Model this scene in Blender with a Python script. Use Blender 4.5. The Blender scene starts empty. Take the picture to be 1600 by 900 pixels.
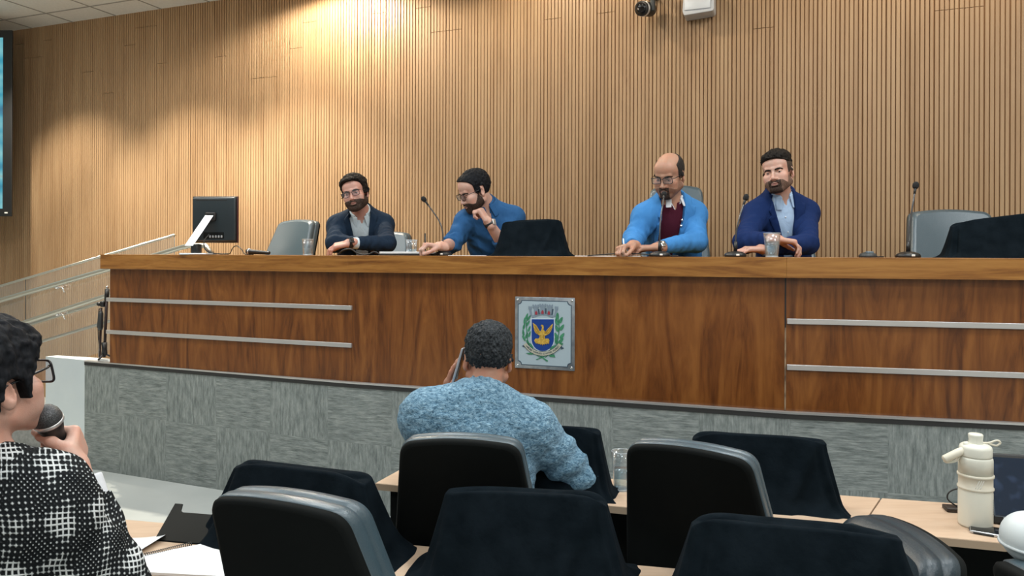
import bpy, bmesh, math, random
import numpy as np
from mathutils import Vector, Matrix
random.seed(7)
rng = np.random.default_rng(7)
SC = bpy.context.scene
COL = SC.collection
PI = math.pi

# ------------------------------------------------------------------ camera model (1600 x 900)
F, CX, HY, CZ = 1155.0, 800.0, 398.0, 1.595
ROLL = math.radians(0.2)


def unroll(px, py):
    u, v = px - CX, py - HY
    c, s = math.cos(ROLL), math.sin(ROLL)
    return u * c + v * s, -u * s + v * c


def W(px, py, d):
    """point of the place seen at a pixel of the photograph, d metres away"""
    u, v = unroll(px, py)
    return Vector((u / F * d, d, CZ - v / F * d))


def WZ(px, py, z):
    u, v = unroll(px, py)
    return W(px, py, (CZ - z) * F / v)


def XD(px, d):
    """plan position (x, y) on the ray of a pixel column"""
    return Vector(((px - CX) / F * d, d))


# ------------------------------------------------------------------ object helpers
def link(o, parent=None):
    COL.objects.link(o)
    if parent is not None:
        o.parent = parent
    return o


def tag(o, label=None, cat=None, group=None, kind=None):
    if label: o['label'] = label
    if cat: o['category'] = cat
    if group: o['group'] = group
    if kind: o['kind'] = kind
    return o


def empty(name, loc, rz=0.0, label=None, cat=None, group=None):
    o = bpy.data.objects.new(name, None)
    o.empty_display_size = 0.05
    o.location = loc
    o.rotation_euler = (0, 0, rz)
    link(o)
    return tag(o, label, cat, group)


def children(o):
    return [c for c in bpy.data.objects if c.parent == o]


def copy_tree(o, parent=None):
    c = o.copy()
    COL.objects.link(c)
    c.parent = parent
    for ch in children(o):
        copy_tree(ch, c)
    return c


def mesh_from(verts, faces, smooth=True):
    me = bpy.data.meshes.new('m')
    me.from_pydata([tuple(v) for v in verts], [], [tuple(f) for f in faces])
    if smooth:
        me.polygons.foreach_set('use_smooth', [True] * len(me.polygons))
    me.update()
    return me


class MB:
    """collects shapes, links them as ONE mesh object"""
    def __init__(s):
        s.v = []; s.f = []; s.sm = []

    def add(s, verts, faces, smooth=False, M=None):
        n = len(s.v)
        if M is not None:
            verts = [M @ Vector(v) for v in verts]
        s.v += [Vector(v) for v in verts]
        s.f += [tuple(i + n for i in f) for f in faces]
        s.sm += [smooth] * len(faces)
        return s

    def box(s, lo, hi, M=None):
        (a, b, c), (d, e, f) = lo, hi
        vs = [(a, b, c), (d, b, c), (d, e, c), (a, e, c), (a, b, f), (d, b, f), (d, e, f), (a, e, f)]
        fs = [(3, 2, 1, 0), (4, 5, 6, 7), (0, 1, 5, 4), (1, 2, 6, 5), (2, 3, 7, 6), (3, 0, 4, 7)]
        return s.add(vs, fs, False, M)

    def rbox(s, lo, hi, r=0.01, seg=3, M=None):
        bm = bmesh.new()
        bmesh.ops.create_cube(bm, size=1)
        c = [(lo[i] + hi[i]) / 2 for i in range(3)]
        h = [(hi[i] - lo[i]) for i in range(3)]
        for v in bm.verts:
            v.co = Vector((c[0] + v.co.x * h[0], c[1] + v.co.y * h[1], c[2] + v.co.z * h[2]))
        bmesh.ops.bevel(bm, geom=bm.edges[:] + bm.verts[:], offset=min(r, min(h) * 0.49), segments=seg, profile=0.5, affect='EDGES')
        bm.verts.index_update()
        s.add([v.co.copy() for v in bm.verts], [[v.index for v in f.verts] for f in bm.faces], True, M)
        bm.free()
        return s

    def tube(s, pts, r, n=10, closed=False, M=None, cap=True):
        pts = [Vector(p) for p in pts]
        m = len(pts)
        rs = r if isinstance(r, (list, tuple)) else [r] * m
        vs, fs = [], []
        up = None
        for i, p in enumerate(pts):
            if closed:
                t = pts[(i + 1) % m] - pts[i - 1]
            else:
                t = pts[min(i + 1, m - 1)] - pts[max(i - 1, 0)]
            t = t.normalized()
            if up is None:
                up = Vector((0, 0, 1)) if abs(t.z) < 0.9 else Vector((0, 1, 0))
            a = (up - t * up.dot(t)).normalized()
            up = a
            b = t.cross(a)
            for k in range(n):
                an = 2 * PI * k / n
                vs.append(p + (a * math.cos(an) + b * math.sin(an)) * rs[i])
        for i in range(m if closed else m - 1):
            j = (i + 1) % m
            for k in range(n):
                k2 = (k + 1) % n
                fs.append((i * n + k, i * n + k2, j * n + k2, j * n + k))
        if not closed and cap:
            fs.append(tuple(range(n - 1, -1, -1)))
            fs.append(tuple((m - 1) * n + k for k in range(n)))
        return s.add(vs, fs, True, M)

    def lathe(s, prof, n=32, M=None, cap=True):
        vs, fs = [], []
        m = len(prof)
        for (r, z) in prof:
            for k in range(n):
                a = 2 * PI * k / n
                vs.append((r * math.cos(a), r * math.sin(a), z))
        for i in range(m - 1):
            for k in range(n):
                k2 = (k + 1) % n
                fs.append((i * n + k, i * n + k2, (i + 1) * n + k2, (i + 1) * n + k))
        if cap:
            fs.append(tuple(range(n - 1, -1, -1)))
            fs.append(tuple((m - 1) * n + k for k in range(n)))
        return s.add(vs, fs, True, M)

    def prism(s, poly, y0, y1, M=None, smooth=False):
        """polygon in x,z (anticlockwise seen from -y) extruded along y"""
        n = len(poly)
        vs = [(x, y0, z) for x, z in poly] + [(x, y1, z) for x, z in poly]
        fs = [tuple(range(n)), tuple(range(2 * n - 1, n - 1, -1))]
        for i in range(n):
            j = (i + 1) % n
            fs.append((j, i, i + n, j + n))
        return s.add(vs, fs, smooth, M)

    def ball(s, c, r, n=16, m=10, M=None, R=None):
        c = Vector(c)
        rr = (r, r, r) if not isinstance(r, (tuple, list)) else r
        vs = [(0, 0, 1)]
        fs = []
        for i in range(1, m):
            th = PI * i / m
            for k in range(n):
                a = 2 * PI * k / n
                vs.append((math.sin(th) * math.cos(a), math.sin(th) * math.sin(a), math.cos(th)))
        vs.append((0, 0, -1))
        for k in range(n):
            fs.append((0, 1 + k, 1 + (k + 1) % n))
        for i in range(m - 2):
            for k in range(n):
                k2 = (k + 1) % n
                fs.append((1 + i * n + k, 1 + (i + 1) * n + k, 1 + (i + 1) * n + k2, 1 + i * n + k2))
        last = len(vs) - 1
        for k in range(n):
            fs.append((last, 1 + (m - 2) * n + (k + 1) % n, 1 + (m - 2) * n + k))
        out = []
        for v in vs:
            q = Vector((v[0] * rr[0], v[1] * rr[1], v[2] * rr[2]))
            if R is not None: q = R @ q
            out.append(q + c)
        return s.add(out, fs, True, M)

    def build(s, name, mat, parent=None, bevel=0.0, seg=2):
        me = bpy.data.meshes.new(name)
        me.from_pydata([tuple(v) for v in s.v], [], s.f)
        me.polygons.foreach_set('use_smooth', s.sm)
        me.update()
        bm = bmesh.new(); bm.from_mesh(me)
        bmesh.ops.recalc_face_normals(bm, faces=bm.faces[:])
        bm.to_mesh(me); bm.free()
        o = bpy.data.objects.new(name, me)
        if mat is not None: me.materials.append(mat)
        link(o, parent)
        if bevel:
            md = o.modifiers.new('Bevel', 'BEVEL')
            md.width = bevel; md.segments = seg; md.limit_method = 'ANGLE'; md.angle_limit = math.radians(40)
            me.polygons.foreach_set('use_smooth', [True] * len(me.polygons))
            md.harden_normals = True
        return o


def round_poly(pts, radii, n=6):
    """polygon with rounded corners"""
    out = []
    m = len(pts)
    for i in range(m):
        p = Vector(pts[i]); a = Vector(pts[i - 1]); b = Vector(pts[(i + 1) % m])
        r = radii[i] if isinstance(radii, (list, tuple)) else radii
        da = (a - p); db = (b - p)
        r = min(r, da.length * 0.48, db.length * 0.48)
        if r <= 0:
            out.append(tuple(p)); continue
        p0 = p + da.normalized() * r; p1 = p + db.normalized() * r
        for k in range(n + 1):
            t = k / n
            q = p0 * (1 - t) ** 2 + p * 2 * t * (1 - t) + p1 * t * t
            out.append(tuple(q))
    return out


def catmull(pts, n=8):
    pts = [Vector(p) for p in pts]
    P = [pts[0] * 2 - pts[1]] + pts + [pts[-1] * 2 - pts[-2]]
    out = []
    for i in range(1, len(P) - 2):
        for k in range(n):
            t = k / n
            a, b, c, d = P[i - 1], P[i], P[i + 1], P[i + 2]
            out.append(0.5 * ((2 * b) + (c - a) * t + (2 * a - 5 * b + 4 * c - d) * t * t + (3 * b - a - 3 * c + d) * t ** 3))
    out.append(pts[-1])
    return out


# ------------------------------------------------------------------ materials
def new_mat(name):
    m = bpy.data.materials.new(name)
    m.use_nodes = True
    nt = m.node_tree
    b = nt.nodes['Principled BSDF']
    return m, nt, b


def N(nt, typ, **kw):
    n = nt.nodes.new(typ)
    for k, v in kw.items():
        setattr(n, k, v)
    return n


def ramp(nt, stops):
    r = nt.nodes.new('ShaderNodeValToRGB')
    el = r.color_ramp.elements
    while len(el) < len(stops): el.new(0.5)
    for e, (p, c) in zip(el, stops):
        e.position = p
        e.color = (c[0], c[1], c[2], 1)
    return r


def mat(name, col, rough=0.5, metal=0.0, col2=None, scale=(30, 30, 30), bump=0.0, bscale=None, spec=None, detail=4, sheen=0.0,
        coat=0.0, trans=0.0, ior=1.45, sss=0.0, dist=0.0, lo=0.35, hi=0.65):
    m, nt, b = new_mat(name)
    b.inputs['Base Color'].default_value = (*col, 1)
    b.inputs['Roughness'].default_value = rough
    b.inputs['Metallic'].default_value = metal
    if spec is not None: b.inputs['Specular IOR Level'].default_value = spec
    if sheen:
        b.inputs['Sheen Weight'].default_value = sheen
        b.inputs['Sheen Roughness'].default_value = 0.4
        b.inputs['Sheen Tint'].default_value = (0.5, 0.65, 0.9, 1)
    if coat:
        b.inputs['Coat Weight'].default_value = coat
        b.inputs['Coat Roughness'].default_value = 0.15
    if trans:
        b.inputs['Transmission Weight'].default_value = trans
        b.inputs['IOR'].default_value = ior
    if sss:
        b.inputs['Subsurface Weight'].default_value = sss
        b.inputs['Subsurface Radius'].default_value = (0.012, 0.005, 0.003)
        b.inputs['Subsurface Scale'].default_value = 0.6
    if col2 is not None or bump:
        tc = N(nt, 'ShaderNodeTexCoord')
        mp = N(nt, 'ShaderNodeMapping')
        mp.inputs['Scale'].default_value = scale
        nt.links.new(tc.outputs['Object'], mp.inputs['Vector'])
        nz = N(nt, 'ShaderNodeTexNoise')
        nz.inputs['Scale'].default_value = 1.0
        nz.inputs['Detail'].default_value = detail
        nz.inputs['Distortion'].default_value = dist
        nt.links.new(mp.outputs[0], nz.inputs['Vector'])
        if col2 is not None:
            r = ramp(nt, [(lo, col), (hi, col2)])
            nt.links.new(nz.outputs['Fac'], r.inputs['Fac'])
            nt.links.new(r.outputs[0], b.inputs['Base Color'])
        if bump:
            src = nz
            if bscale is not None:
                mp2 = N(nt, 'ShaderNodeMapping')
                mp2.inputs['Scale'].default_value = bscale
                nt.links.new(tc.outputs['Object'], mp2.inputs['Vector'])
                src = N(nt, 'ShaderNodeTexNoise')
                src.inputs['Scale'].default_value = 1.0
                src.inputs['Detail'].default_value = 3
                nt.links.new(mp2.outputs[0], src.inputs['Vector'])
            bp = N(nt, 'ShaderNodeBump')
            bp.inputs['Strength'].default_value = 1.0
            bp.inputs['Distance'].default_value = bump
            nt.links.new(src.outputs['Fac'], bp.inputs['Height'])
            nt.links.new(bp.outputs[0], b.inputs['Normal'])
    return m


def emit_mat(name, col, s):
    m, nt, b = new_mat(name)
    b.inputs['Base Color'].default_value = (*col, 1)
    b.inputs['Emission Color'].default_value = (*col, 1)
    b.inputs['Emission Strength'].default_value = s
    return m


def glass_mat(name, tint=(0.975, 0.99, 1.0), alpha=0.035, rough=0.03):
    """thin clear wall: mostly see-through with a fresnel reflection"""
    m, nt, b = new_mat(name)
    tr = N(nt, 'ShaderNodeBsdfTransparent'); tr.inputs[0].default_value = (*tint, 1)
    gl = N(nt, 'ShaderNodeBsdfGlossy'); gl.inputs['Roughness'].default_value = rough
    gl.inputs['Color'].default_value = (0.9, 0.95, 1, 1)
    df = N(nt, 'ShaderNodeBsdfDiffuse'); df.inputs[0].default_value = (0.75, 0.82, 0.86, 1)
    m1 = N(nt, 'ShaderNodeMixShader'); m1.inputs[0].default_value = alpha
    m2 = N(nt, 'ShaderNodeMixShader')
    lw = N(nt, 'ShaderNodeLayerWeight'); lw.inputs['Blend'].default_value = 0.18
    nt.links.new(tr.outputs[0], m1.inputs[1]); nt.links.new(df.outputs[0], m1.inputs[2])
    nt.links.new(lw.outputs['Facing'], m2.inputs[0])
    nt.links.new(m1.outputs[0], m2.inputs[1]); nt.links.new(gl.outputs[0], m2.inputs[2])
    nt.links.new(m2.outputs[0], nt.nodes['Material Output'].inputs['Surface'])
    nt.nodes.remove(b)
    return m


def wood_mat(name, c1, c2, c3, grain=(14, 14, 1.0), rough=0.35, coat=0.15, dist=1.2):
    m, nt, b = new_mat(name)
    tc = N(nt, 'ShaderNodeTexCoord')
    mp = N(nt, 'ShaderNodeMapping'); mp.inputs['Scale'].default_value = grain
    nt.links.new(tc.outputs['Object'], mp.inputs['Vector'])
    n1 = N(nt, 'ShaderNodeTexNoise'); n1.inputs['Scale'].default_value = 1.0; n1.inputs['Detail'].default_value = 5
    n1.inputs['Distortion'].default_value = dist; n1.inputs['Roughness'].default_value = 0.62
    nt.links.new(mp.outputs[0], n1.inputs['Vector'])
    mp2 = N(nt, 'ShaderNodeMapping'); mp2.inputs['Scale'].default_value = tuple(g * 9 for g in grain)
    nt.links.new(tc.outputs['Object'], mp2.inputs['Vector'])
    n2 = N(nt, 'ShaderNodeTexNoise'); n2.inputs['Scale'].default_value = 1.0; n2.inputs['Detail'].default_value = 2
    nt.links.new(mp2.outputs[0], n2.inputs['Vector'])
    mx = N(nt, 'ShaderNodeMath', operation='MULTIPLY_ADD')
    nt.links.new(n2.outputs['Fac'], mx.inputs[0]); mx.inputs[1].default_value = 0.22
    nt.links.new(n1.outputs['Fac'], mx.inputs[2])
    r = ramp(nt, [(0.40, c1), (0.58, c2), (0.78, c3)])
    nt.links.new(mx.outputs[0], r.inputs['Fac'])
    nt.links.new(r.outputs[0], b.inputs['Base Color'])
    b.inputs['Roughness'].default_value = rough
    b.inputs['Coat Weight'].default_value = coat
    b.inputs['Coat Roughness'].default_value = 0.25
    return m


M = {}
M['slat'] = wood_mat('slat_wood', (0.318, 0.192, 0.096), (0.378, 0.238, 0.127), (0.43, 0.282, 0.155), grain=(5, 5, 0.5), rough=0.5, coat=0.0)
M['slat_back'] = mat('slat_backing', (0.24, 0.125, 0.055), 0.8)
M['ceiling'] = mat('ceiling_tile', (0.80, 0.79, 0.75), 0.9, col2=(0.74, 0.73, 0.69), scale=(60, 60, 60), bump=0.0005)
M['grid'] = mat('ceiling_grid', (0.33, 0.32, 0.29), 0.7)
M['plaster'] = mat('plaster', (0.55, 0.50, 0.43), 0.85, col2=(0.50, 0.45, 0.39), scale=(3, 3, 3))
M['floor'] = mat('floor_vinyl', (0.41, 0.44, 0.43), 0.5, col2=(0.46, 0.49, 0.48), scale=(2.5, 2.5, 2.5), bump=0.0002)
M['stage_floor'] = mat('stage_carpet', (0.20, 0.21, 0.21), 0.95, col2=(0.26, 0.27, 0.27), scale=(40, 40, 40), bump=0.001)
M['white_paint'] = mat('white_paint', (0.58, 0.65, 0.68), 0.45, col2=(0.53, 0.60, 0.64), scale=(3, 3, 3))
M['white_lac'] = mat('white_laminate', (0.82, 0.83, 0.80), 0.35)
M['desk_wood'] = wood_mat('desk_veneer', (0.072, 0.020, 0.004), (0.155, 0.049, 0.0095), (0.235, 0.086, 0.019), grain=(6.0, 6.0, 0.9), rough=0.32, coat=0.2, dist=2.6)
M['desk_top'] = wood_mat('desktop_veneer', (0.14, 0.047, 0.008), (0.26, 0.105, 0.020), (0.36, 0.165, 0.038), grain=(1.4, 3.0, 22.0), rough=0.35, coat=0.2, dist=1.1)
M['table'] = wood_mat('table_laminate', (0.50, 0.35, 0.24), (0.56, 0.41, 0.29), (0.60, 0.45, 0.33), grain=(1.5, 18, 18), rough=0.45, coat=0.0, dist=0.6)
M['table_edge'] = mat('table_edge', (0.40, 0.30, 0.21), 0.5)
M['alu'] = mat('aluminium', (0.66, 0.66, 0.66), 0.35, metal=0.75)
M['steel'] = mat('brushed_steel', (0.62, 0.63, 0.58), 0.28, metal=0.9)
M['chrome'] = mat('chrome', (0.8, 0.82, 0.85), 0.12, metal=1.0)
M['black'] = mat('black_plastic', (0.012, 0.013, 0.014), 0.45)
M['black_matte'] = mat('black_matte', (0.006, 0.0075, 0.0075), 0.8, spec=0.12)
M['dark_grey'] = mat('dark_grey_plastic', (0.035, 0.04, 0.042), 0.5)
M['leather'] = mat('blue_grey_leather', (0.050, 0.084, 0.106), 0.34, bump=0.0008, scale=(220, 220, 220), spec=0.8)
M['velvet'] = mat('black_velvet', (0.0032, 0.0062, 0.0088), 0.9, col2=(0.0062, 0.0105, 0.0145), scale=(16, 16, 16), bump=0.0015, bscale=(60, 60, 60), spec=0.05, sheen=0.008)
M['rubber'] = mat('dark_rubber', (0.02, 0.02, 0.02), 0.7)
M['paper'] = mat('white_paper', (0.80, 0.82, 0.84), 0.7)
M['clear'] = glass_mat('clear_plastic')
M['lens'] = glass_mat('spectacle_lens', (0.80, 0.80, 0.84), 0.06)
M['water'] = glass_mat('water', (0.80, 0.90, 0.93), 0.12)
M['cream'] = mat('cream_enamel', (0.75, 0.75, 0.66), 0.38, coat=0.1)
M['cream2'] = mat('cream_rubber', (0.70, 0.66, 0.55), 0.5)
# ================================================================== SETTING
FLOOR_Z, STAGE_Z, DESK_Z, CEIL_Z, TAB_Z = 0.0, 0.80, 1.587, 4.11, 0.74


def v2(a, b): return Vector((a, b))


def left_n(t): return v2(t.y, -t.x)          # towards the audience for a left-to-right line


def offset_line(pts, off):
    """plan polyline moved 'off' metres towards the audience, mitred"""
    out = []
    for i, p in enumerate(pts):
        if i == 0: n = left_n((pts[1] - p).normalized()); out.append(p + n * off)
        elif i == len(pts) - 1: n = left_n((p - pts[i - 1]).normalized()); out.append(p + n * off)
        else:
            n0 = left_n((p - pts[i - 1]).normalized()); n1 = left_n((pts[i + 1] - p).normalized())
            m = (n0 + n1).normalized()
            out.append(p + m * (off / m.dot(n0)))
    return out


def loft_seg(mb, pts, i, prof):
    """cross-section prof [(off, z)...] swept along segment i of a plan polyline"""
    A, B = [], []
    for off, z in prof:
        o = offset_line(pts, off)
        A.append(Vector((o[i].x, o[i].y, z))); B.append(Vector((o[i + 1].x, o[i + 1].y, z)))
    n = len(prof)
    fs = [tuple(range(n)), tuple(range(2 * n - 1, n - 1, -1))]
    for k in range(n):
        j = (k + 1) % n
        fs.append((k, j, j + n, k + n))
    mb.add(A + B, fs)
    return mb


# plan lines
DK = [XD(px, F / w) for px, w in ((172, 215.0), (550, 250.0), (1228, 305.0), (1760, 334.5))]


def desk_d(px):
    w = np.interp(px, [172, 550, 1228, 1760], [215.0, 250.0, 305.0, 334.5])
    return F / w


def wall_w(px): return 164 + (px - 450) * 0.0604


WA, WB = XD(-200, F / wall_w(-200)), XD(1900, F / wall_w(1900))
WT = (WB - WA).normalized()           # along the slatted wall, left to right
WN = left_n(WT)                       # out of the wall, to the audience


def struct(name, mb, m, **kw):
    o = mb.build(name, m, None, **kw)
    o['kind'] = 'structure'
    return o


LX, RX, RY = WA.x, WB.x, -3.6
# floor
mb = MB(); mb.box((LX - .2, RY - .2, -0.1), (RX + .2, WA.y + .3, 0)); struct('floor', mb, M['floor'])
# ceiling slab and its grid, laid parallel to the slatted wall
mb = MB(); mb.box((LX - .2, RY - .2, CEIL_Z), (RX + .2, WA.y + .3, CEIL_Z + 0.1)); struct('ceiling', mb, M['ceiling'])
mb = MB()
ang = math.atan2(WT.y, WT.x)
RM = Matrix.Translation((WA.x, WA.y, 0)) @ Matrix.Rotation(ang, 4, 'Z')
for i in range(0, 24):
    mb.box((i * .625 - .3, -4.4, CEIL_Z - .006), (i * .625 - .288, 0, CEIL_Z + .001), RM)
for j in range(0, 8):
    mb.box((-.3, -j * .625 - .32, CEIL_Z - .006), (13.2, -j * .625 - .308, CEIL_Z + .001), RM)
struct('trim_1', mb, M['grid'])
# plain walls
mb = MB(); mb.box((LX - .2, RY, 0), (LX, WA.y + .3, CEIL_Z)); struct('wall_left', mb, M['plaster'])
mb = MB(); mb.box((RX, RY, 0), (RX + .2, WA.y + .3, CEIL_Z)); struct('wall_right', mb, M['plaster'])
mb = MB(); mb.box((LX, RY - .2, 0), (RX, RY, CEIL_Z)); struct('wall_rear', mb, M['plaster'])


# slatted wall: backing board and real vertical slats
def slat_wall():
    L = (WB - WA).length
    o = MB()
    o.box((0, 0.010, 0), (L, 0.06, CEIL_Z), RM)
    bk = o.build('wall_back', M['slat_back']); bk['kind'] = 'structure'
    s = MB()
    p = 0.030
    r = random.Random(3)
    n = int(L / p)
    split = None
    for i in range(n):
        if i % 5 == 0:
            split = r.choice([None, None, 3.55, 3.78, 3.95, 3.3]) if r.random() < .8 else None
        x0 = i * p
        w = p - (0.0085 if i % 5 == 4 else 0.0058)
        spans = [(0.0, CEIL_Z)] if split is None else [(0.0, split - .004), (split, CEIL_Z)]
        for z0, z1 in spans:
            a, c = x0, x0 + w
            vs = [(a, .010, z0), (a, -.001, z0), (a + .002, -.003, z0), (c - .002, -.003, z0), (c, -.001, z0), (c, .010, z0)]
            vs += [(x, y, z1) for x, y, z in vs]
            fs = [(k, k + 1, k + 7, k + 6) for k in range(5)] + [(0, 5, 4, 3, 2, 1), (6, 7, 8, 9, 10, 11)]
            s.add(vs, fs, False, RM)
    so = s.build('slats', M['slat'], bk)
    # every slat is cut from its own board: a little tone of its own
    return bk


slat_wall()


# ------------------------------------------------------------------ stage
def carpet_mat():
    m, nt, b = new_mat('carpet_tile')
    L = nt.links.new
    uv = N(nt, 'ShaderNodeUVMap')
    sp = N(nt, 'ShaderNodeSeparateXYZ'); L(uv.outputs[0], sp.inputs[0])

    def math_(op, a, c=None):
        n = N(nt, 'ShaderNodeMath', operation=op)
        for i, v in enumerate((a, c)):
            if v is None: continue
            if isinstance(v, (int, float)): n.inputs[i].default_value = v
            else: L(v, n.inputs[i])
        return n.outputs[0]
    T = 0.455
    iu = math_('FLOOR', math_('DIVIDE', math_('ADD', sp.outputs[0], 0.10), T)); iv = math_('FLOOR', math_('DIVIDE', math_('ADD', sp.outputs[1], 0.015), T))
    par = math_('MODULO', math_('ABSOLUTE', math_('ADD', iu, iv)), 2.0)

    def streak(su, sv, seed):
        c = N(nt, 'ShaderNodeCombineXYZ')
        L(math_('MULTIPLY', sp.outputs[0], su), c.inputs[0]); L(math_('MULTIPLY', sp.outputs[1], sv), c.inputs[1])
        L(math_('ADD', math_('MULTIPLY', iu, 7.3), math_('MULTIPLY', iv, 3.1 + seed)), c.inputs[2])
        n = N(nt, 'ShaderNodeTexNoise'); n.inputs['Scale'].default_value = 1.0; n.inputs['Detail'].default_value = 3.5
        n.inputs['Roughness'].default_value = 0.72
        L(c.outputs[0], n.inputs['Vector'])
        return n.outputs['Fac']
    a = math_('ADD', math_('MULTIPLY', streak(11, 44, 0), .55), math_('MULTIPLY', streak(9, 125, 2), .45)); c = math_('ADD', math_('MULTIPLY', streak(44, 11, 1), .55), math_('MULTIPLY', streak(125, 9, 3), .45))
    mx = N(nt, 'ShaderNodeMix', data_type='FLOAT')
    L(par, mx.inputs[0]); L(a, mx.inputs[2]); L(c, mx.inputs[3])
    r = ramp(nt, [(0.30, (0.095, 0.112, 0.110)), (0.50, (0.225, 0.252, 0.245)), (0.70, (0.38, 0.41, 0.395))])
    L(mx.outputs[0], r.inputs['Fac']); L(r.outputs[0], b.inputs['Base Color'])
    b.inputs['Roughness'].default_value = 0.95
    b.inputs['Specular IOR Level'].default_value = 0.1
    bp = N(nt, 'ShaderNodeBump'); bp.inputs['Distance'].default_value = 0.006; bp.inputs['Strength'].default_value = 0.9
    L(mx.outputs[0], bp.inputs['Height']); L(bp.outputs[0], b.inputs['Normal'])
    return m


M['carpet'] = carpet_mat()
SQ = offset_line(DK, 0.024)
Q0 = XD(133, F / 210.5)
SG = [Q0] + [p.copy() for p in SQ[1:]]
SG[-1] = SG[-2] + (SG[-1] - SG[-2]) * 1.05
SG[-1] = v2(RX, SG[-2].y + (SG[-1].y - SG[-2].y) * (RX - SG[-2].x) / (SG[-1].x - SG[-2].x))
t01 = (SG[1] - SG[0]).normalized()
# carpet face with uv in metres
vs, fs, uvs = [], [], []
u = 0.0
for i, p in enumerate(SG):
    if i: u += (p - SG[i - 1]).length
    vs += [(p.x, p.y, 0), (p.x, p.y, STAGE_Z - .032)]
    uvs += [(u, 0), (u, STAGE_Z)]
for i in range(len(SG) - 1):
    fs.append((2 * i, 2 * i + 2, 2 * i + 3, 2 * i + 1))
me = mesh_from(vs, fs, False)
uvl = me.uv_layers.new(name='UVMap')
for li, l in enumerate(me.loops): uvl.data[li].uv = uvs[l.vertex_index]
me.materials.append(M['carpet'])
o = bpy.data.objects.new('wall_stage_front', me); link(o); o['kind'] = 'structure'
sol = o.modifiers.new('Solidify', 'SOLIDIFY'); sol.thickness = 0.02; sol.offset = -1
# nosing of the stage: pale metal edge over a dark rubber line
mb, mk = MB(), MB()
for i in range(len(SG) - 1):
    loft_seg(mb, SG, i, [(0.006, STAGE_Z - .010), (-0.10, STAGE_Z - .010), (-0.10, STAGE_Z), (0.006, STAGE_Z)])
    loft_seg(mk, SG, i, [(0.004, STAGE_Z - .034), (-0.05, STAGE_Z - .034), (-0.05, STAGE_Z - .010), (0.004, STAGE_Z - .010)])
struct('trim_2', mb, M['alu']); struct('trim_3', mk, M['rubber'])
# white ledge that closes the stage on the left, beside the stairs
C1, C2 = XD(97, 5.60), XD(72, 5.68)
back = [p - left_n(t01) * 0.13 for p in (Q0, DK[0] + t01 * .35)]
poly = [Q0, C1, C2, C2 + v2(.05, .06), back[0], back[1], Q0 + (SG[1] - Q0).normalized() * .55 - left_n(t01) * .03, Q0 - left_n(t01) * .03]


def plan_slab(mb, poly, z0, z1):
    n = len(poly)
    area = sum(poly[i].x * poly[(i + 1) % n].y - poly[(i + 1) % n].x * poly[i].y for i in range(n))
    if area < 0: poly = poly[::-1]
    vs = [(p.x, p.y, z0) for p in poly] + [(p.x, p.y, z1) for p in poly]
    fs = [tuple(range(n - 1, -1, -1)), tuple(range(n, 2 * n))] + [(i, (i + 1) % n, (i + 1) % n + n, i + n) for i in range(n)]
    return mb.add(vs, fs)


mb = MB(); plan_slab(mb, poly, 0.0, STAGE_Z + .001); struct('trim_4', mb, M['white_paint'])
# stage floor behind the desk
A3 = XD(300, F / wall_w(300)); NE = XD(186, 5.75)
wr = WB
poly = [SG[1] - left_n(t01) * .08, SG[2] - v2(0, -.08), v2(RX, SG[3].y + .08), wr, A3, NE, DK[0] + t01 * .40 - left_n(t01) * .2, DK[0] + t01 * .40 - left_n(t01) * .06]
mb = MB(); plan_slab(mb, poly, 0.5, STAGE_Z); struct('stage_floor', mb, M['stage_floor'])
# stairs going down to the left along the slatted wall
mb = MB()
for i in range(1, 6):
    z = STAGE_Z - 0.155 * i
    a0, b0 = A3 - WT * (.31 * (i - 1)), NE - WT * (.31 * (i - 1))
    a1, b1 = A3 - WT * (.31 * i), NE - WT * (.31 * i)
    plan_slab(mb, [a0, b0, b1, a1], 0.0, max(z, .005))
struct('stairs', mb, M['stage_floor'])

# ------------------------------------------------------------------ stair railing of steel rails and glass
RAIL_V = -2265.0


def rail_pt(px, py, w300=183.0):
    w = w300 * (px - RAIL_V) / (300 - RAIL_V)
    return W(px, py, F / w)


railing = empty('stair_railing', rail_pt(150, 560), 0, 'steel and glass stair railing sloping down left of the wooden panel desk', 'railing')


def local(mb, o):
    for i, v in enumerate(mb.v): mb.v[i] = v - o.location
    return mb


def rails(name, pix, r, w300=183.0, smooth=True):
    pts = [rail_pt(x, y, w300) for x, y in pix]
    mb = MB(); mb.tube(pts, r, 12)
    return local(mb, railing).build(name, M['steel'], railing)


rails('cap_rail', [(-90, 473.4), (0, 447), (273, 367)], 0.011)
rails('handrail', [(-90, 496), (0, 469.5), (170, 420.5), (286, 386), (298, 383.5), (322, 384), (330, 396)], 0.022, 187)
rails('handrail', [(-90, 542), (0, 516), (170, 461), (290, 424)], 0.020, 187)
rails('lower_rail', [(-90, 552), (0, 521), (170, 469), (290, 434)], 0.014, 180)
rails('lower_rail', [(-90, 583), (0, 553), (170, 502), (290, 468)], 0.014, 180)
for a, c in ((-88, 38), (42, 271)):
    mb = MB()
    q = []
    for px, top in ((a, 0), (c, 0), (c, 1), (a, 1)):
        y = 447 + (367 - 447) / 273 * px
        q.append(rail_pt(px, y if top else y + 150))
    dn = Vector((WN.x, WN.y, 0)) * .008
    mb.add([p - dn for p in q] + [p + dn for p in q], [(3, 2, 1, 0), (4, 5, 6, 7), (0, 1, 5, 4), (1, 2, 6, 5), (2, 3, 7, 6), (3, 0, 4, 7)])
    local(mb, railing).build('glass_panel', M['clear'], railing)
for px in (40, 272.5):
    y = 447 + (367 - 447) / 273 * px
    mb = MB(); mb.tube([rail_pt(px, y), rail_pt(px, y + 150)], 0.004, 8)
    local(mb, railing).build('glass_edge_strip', M['dark_grey'], railing)
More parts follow.
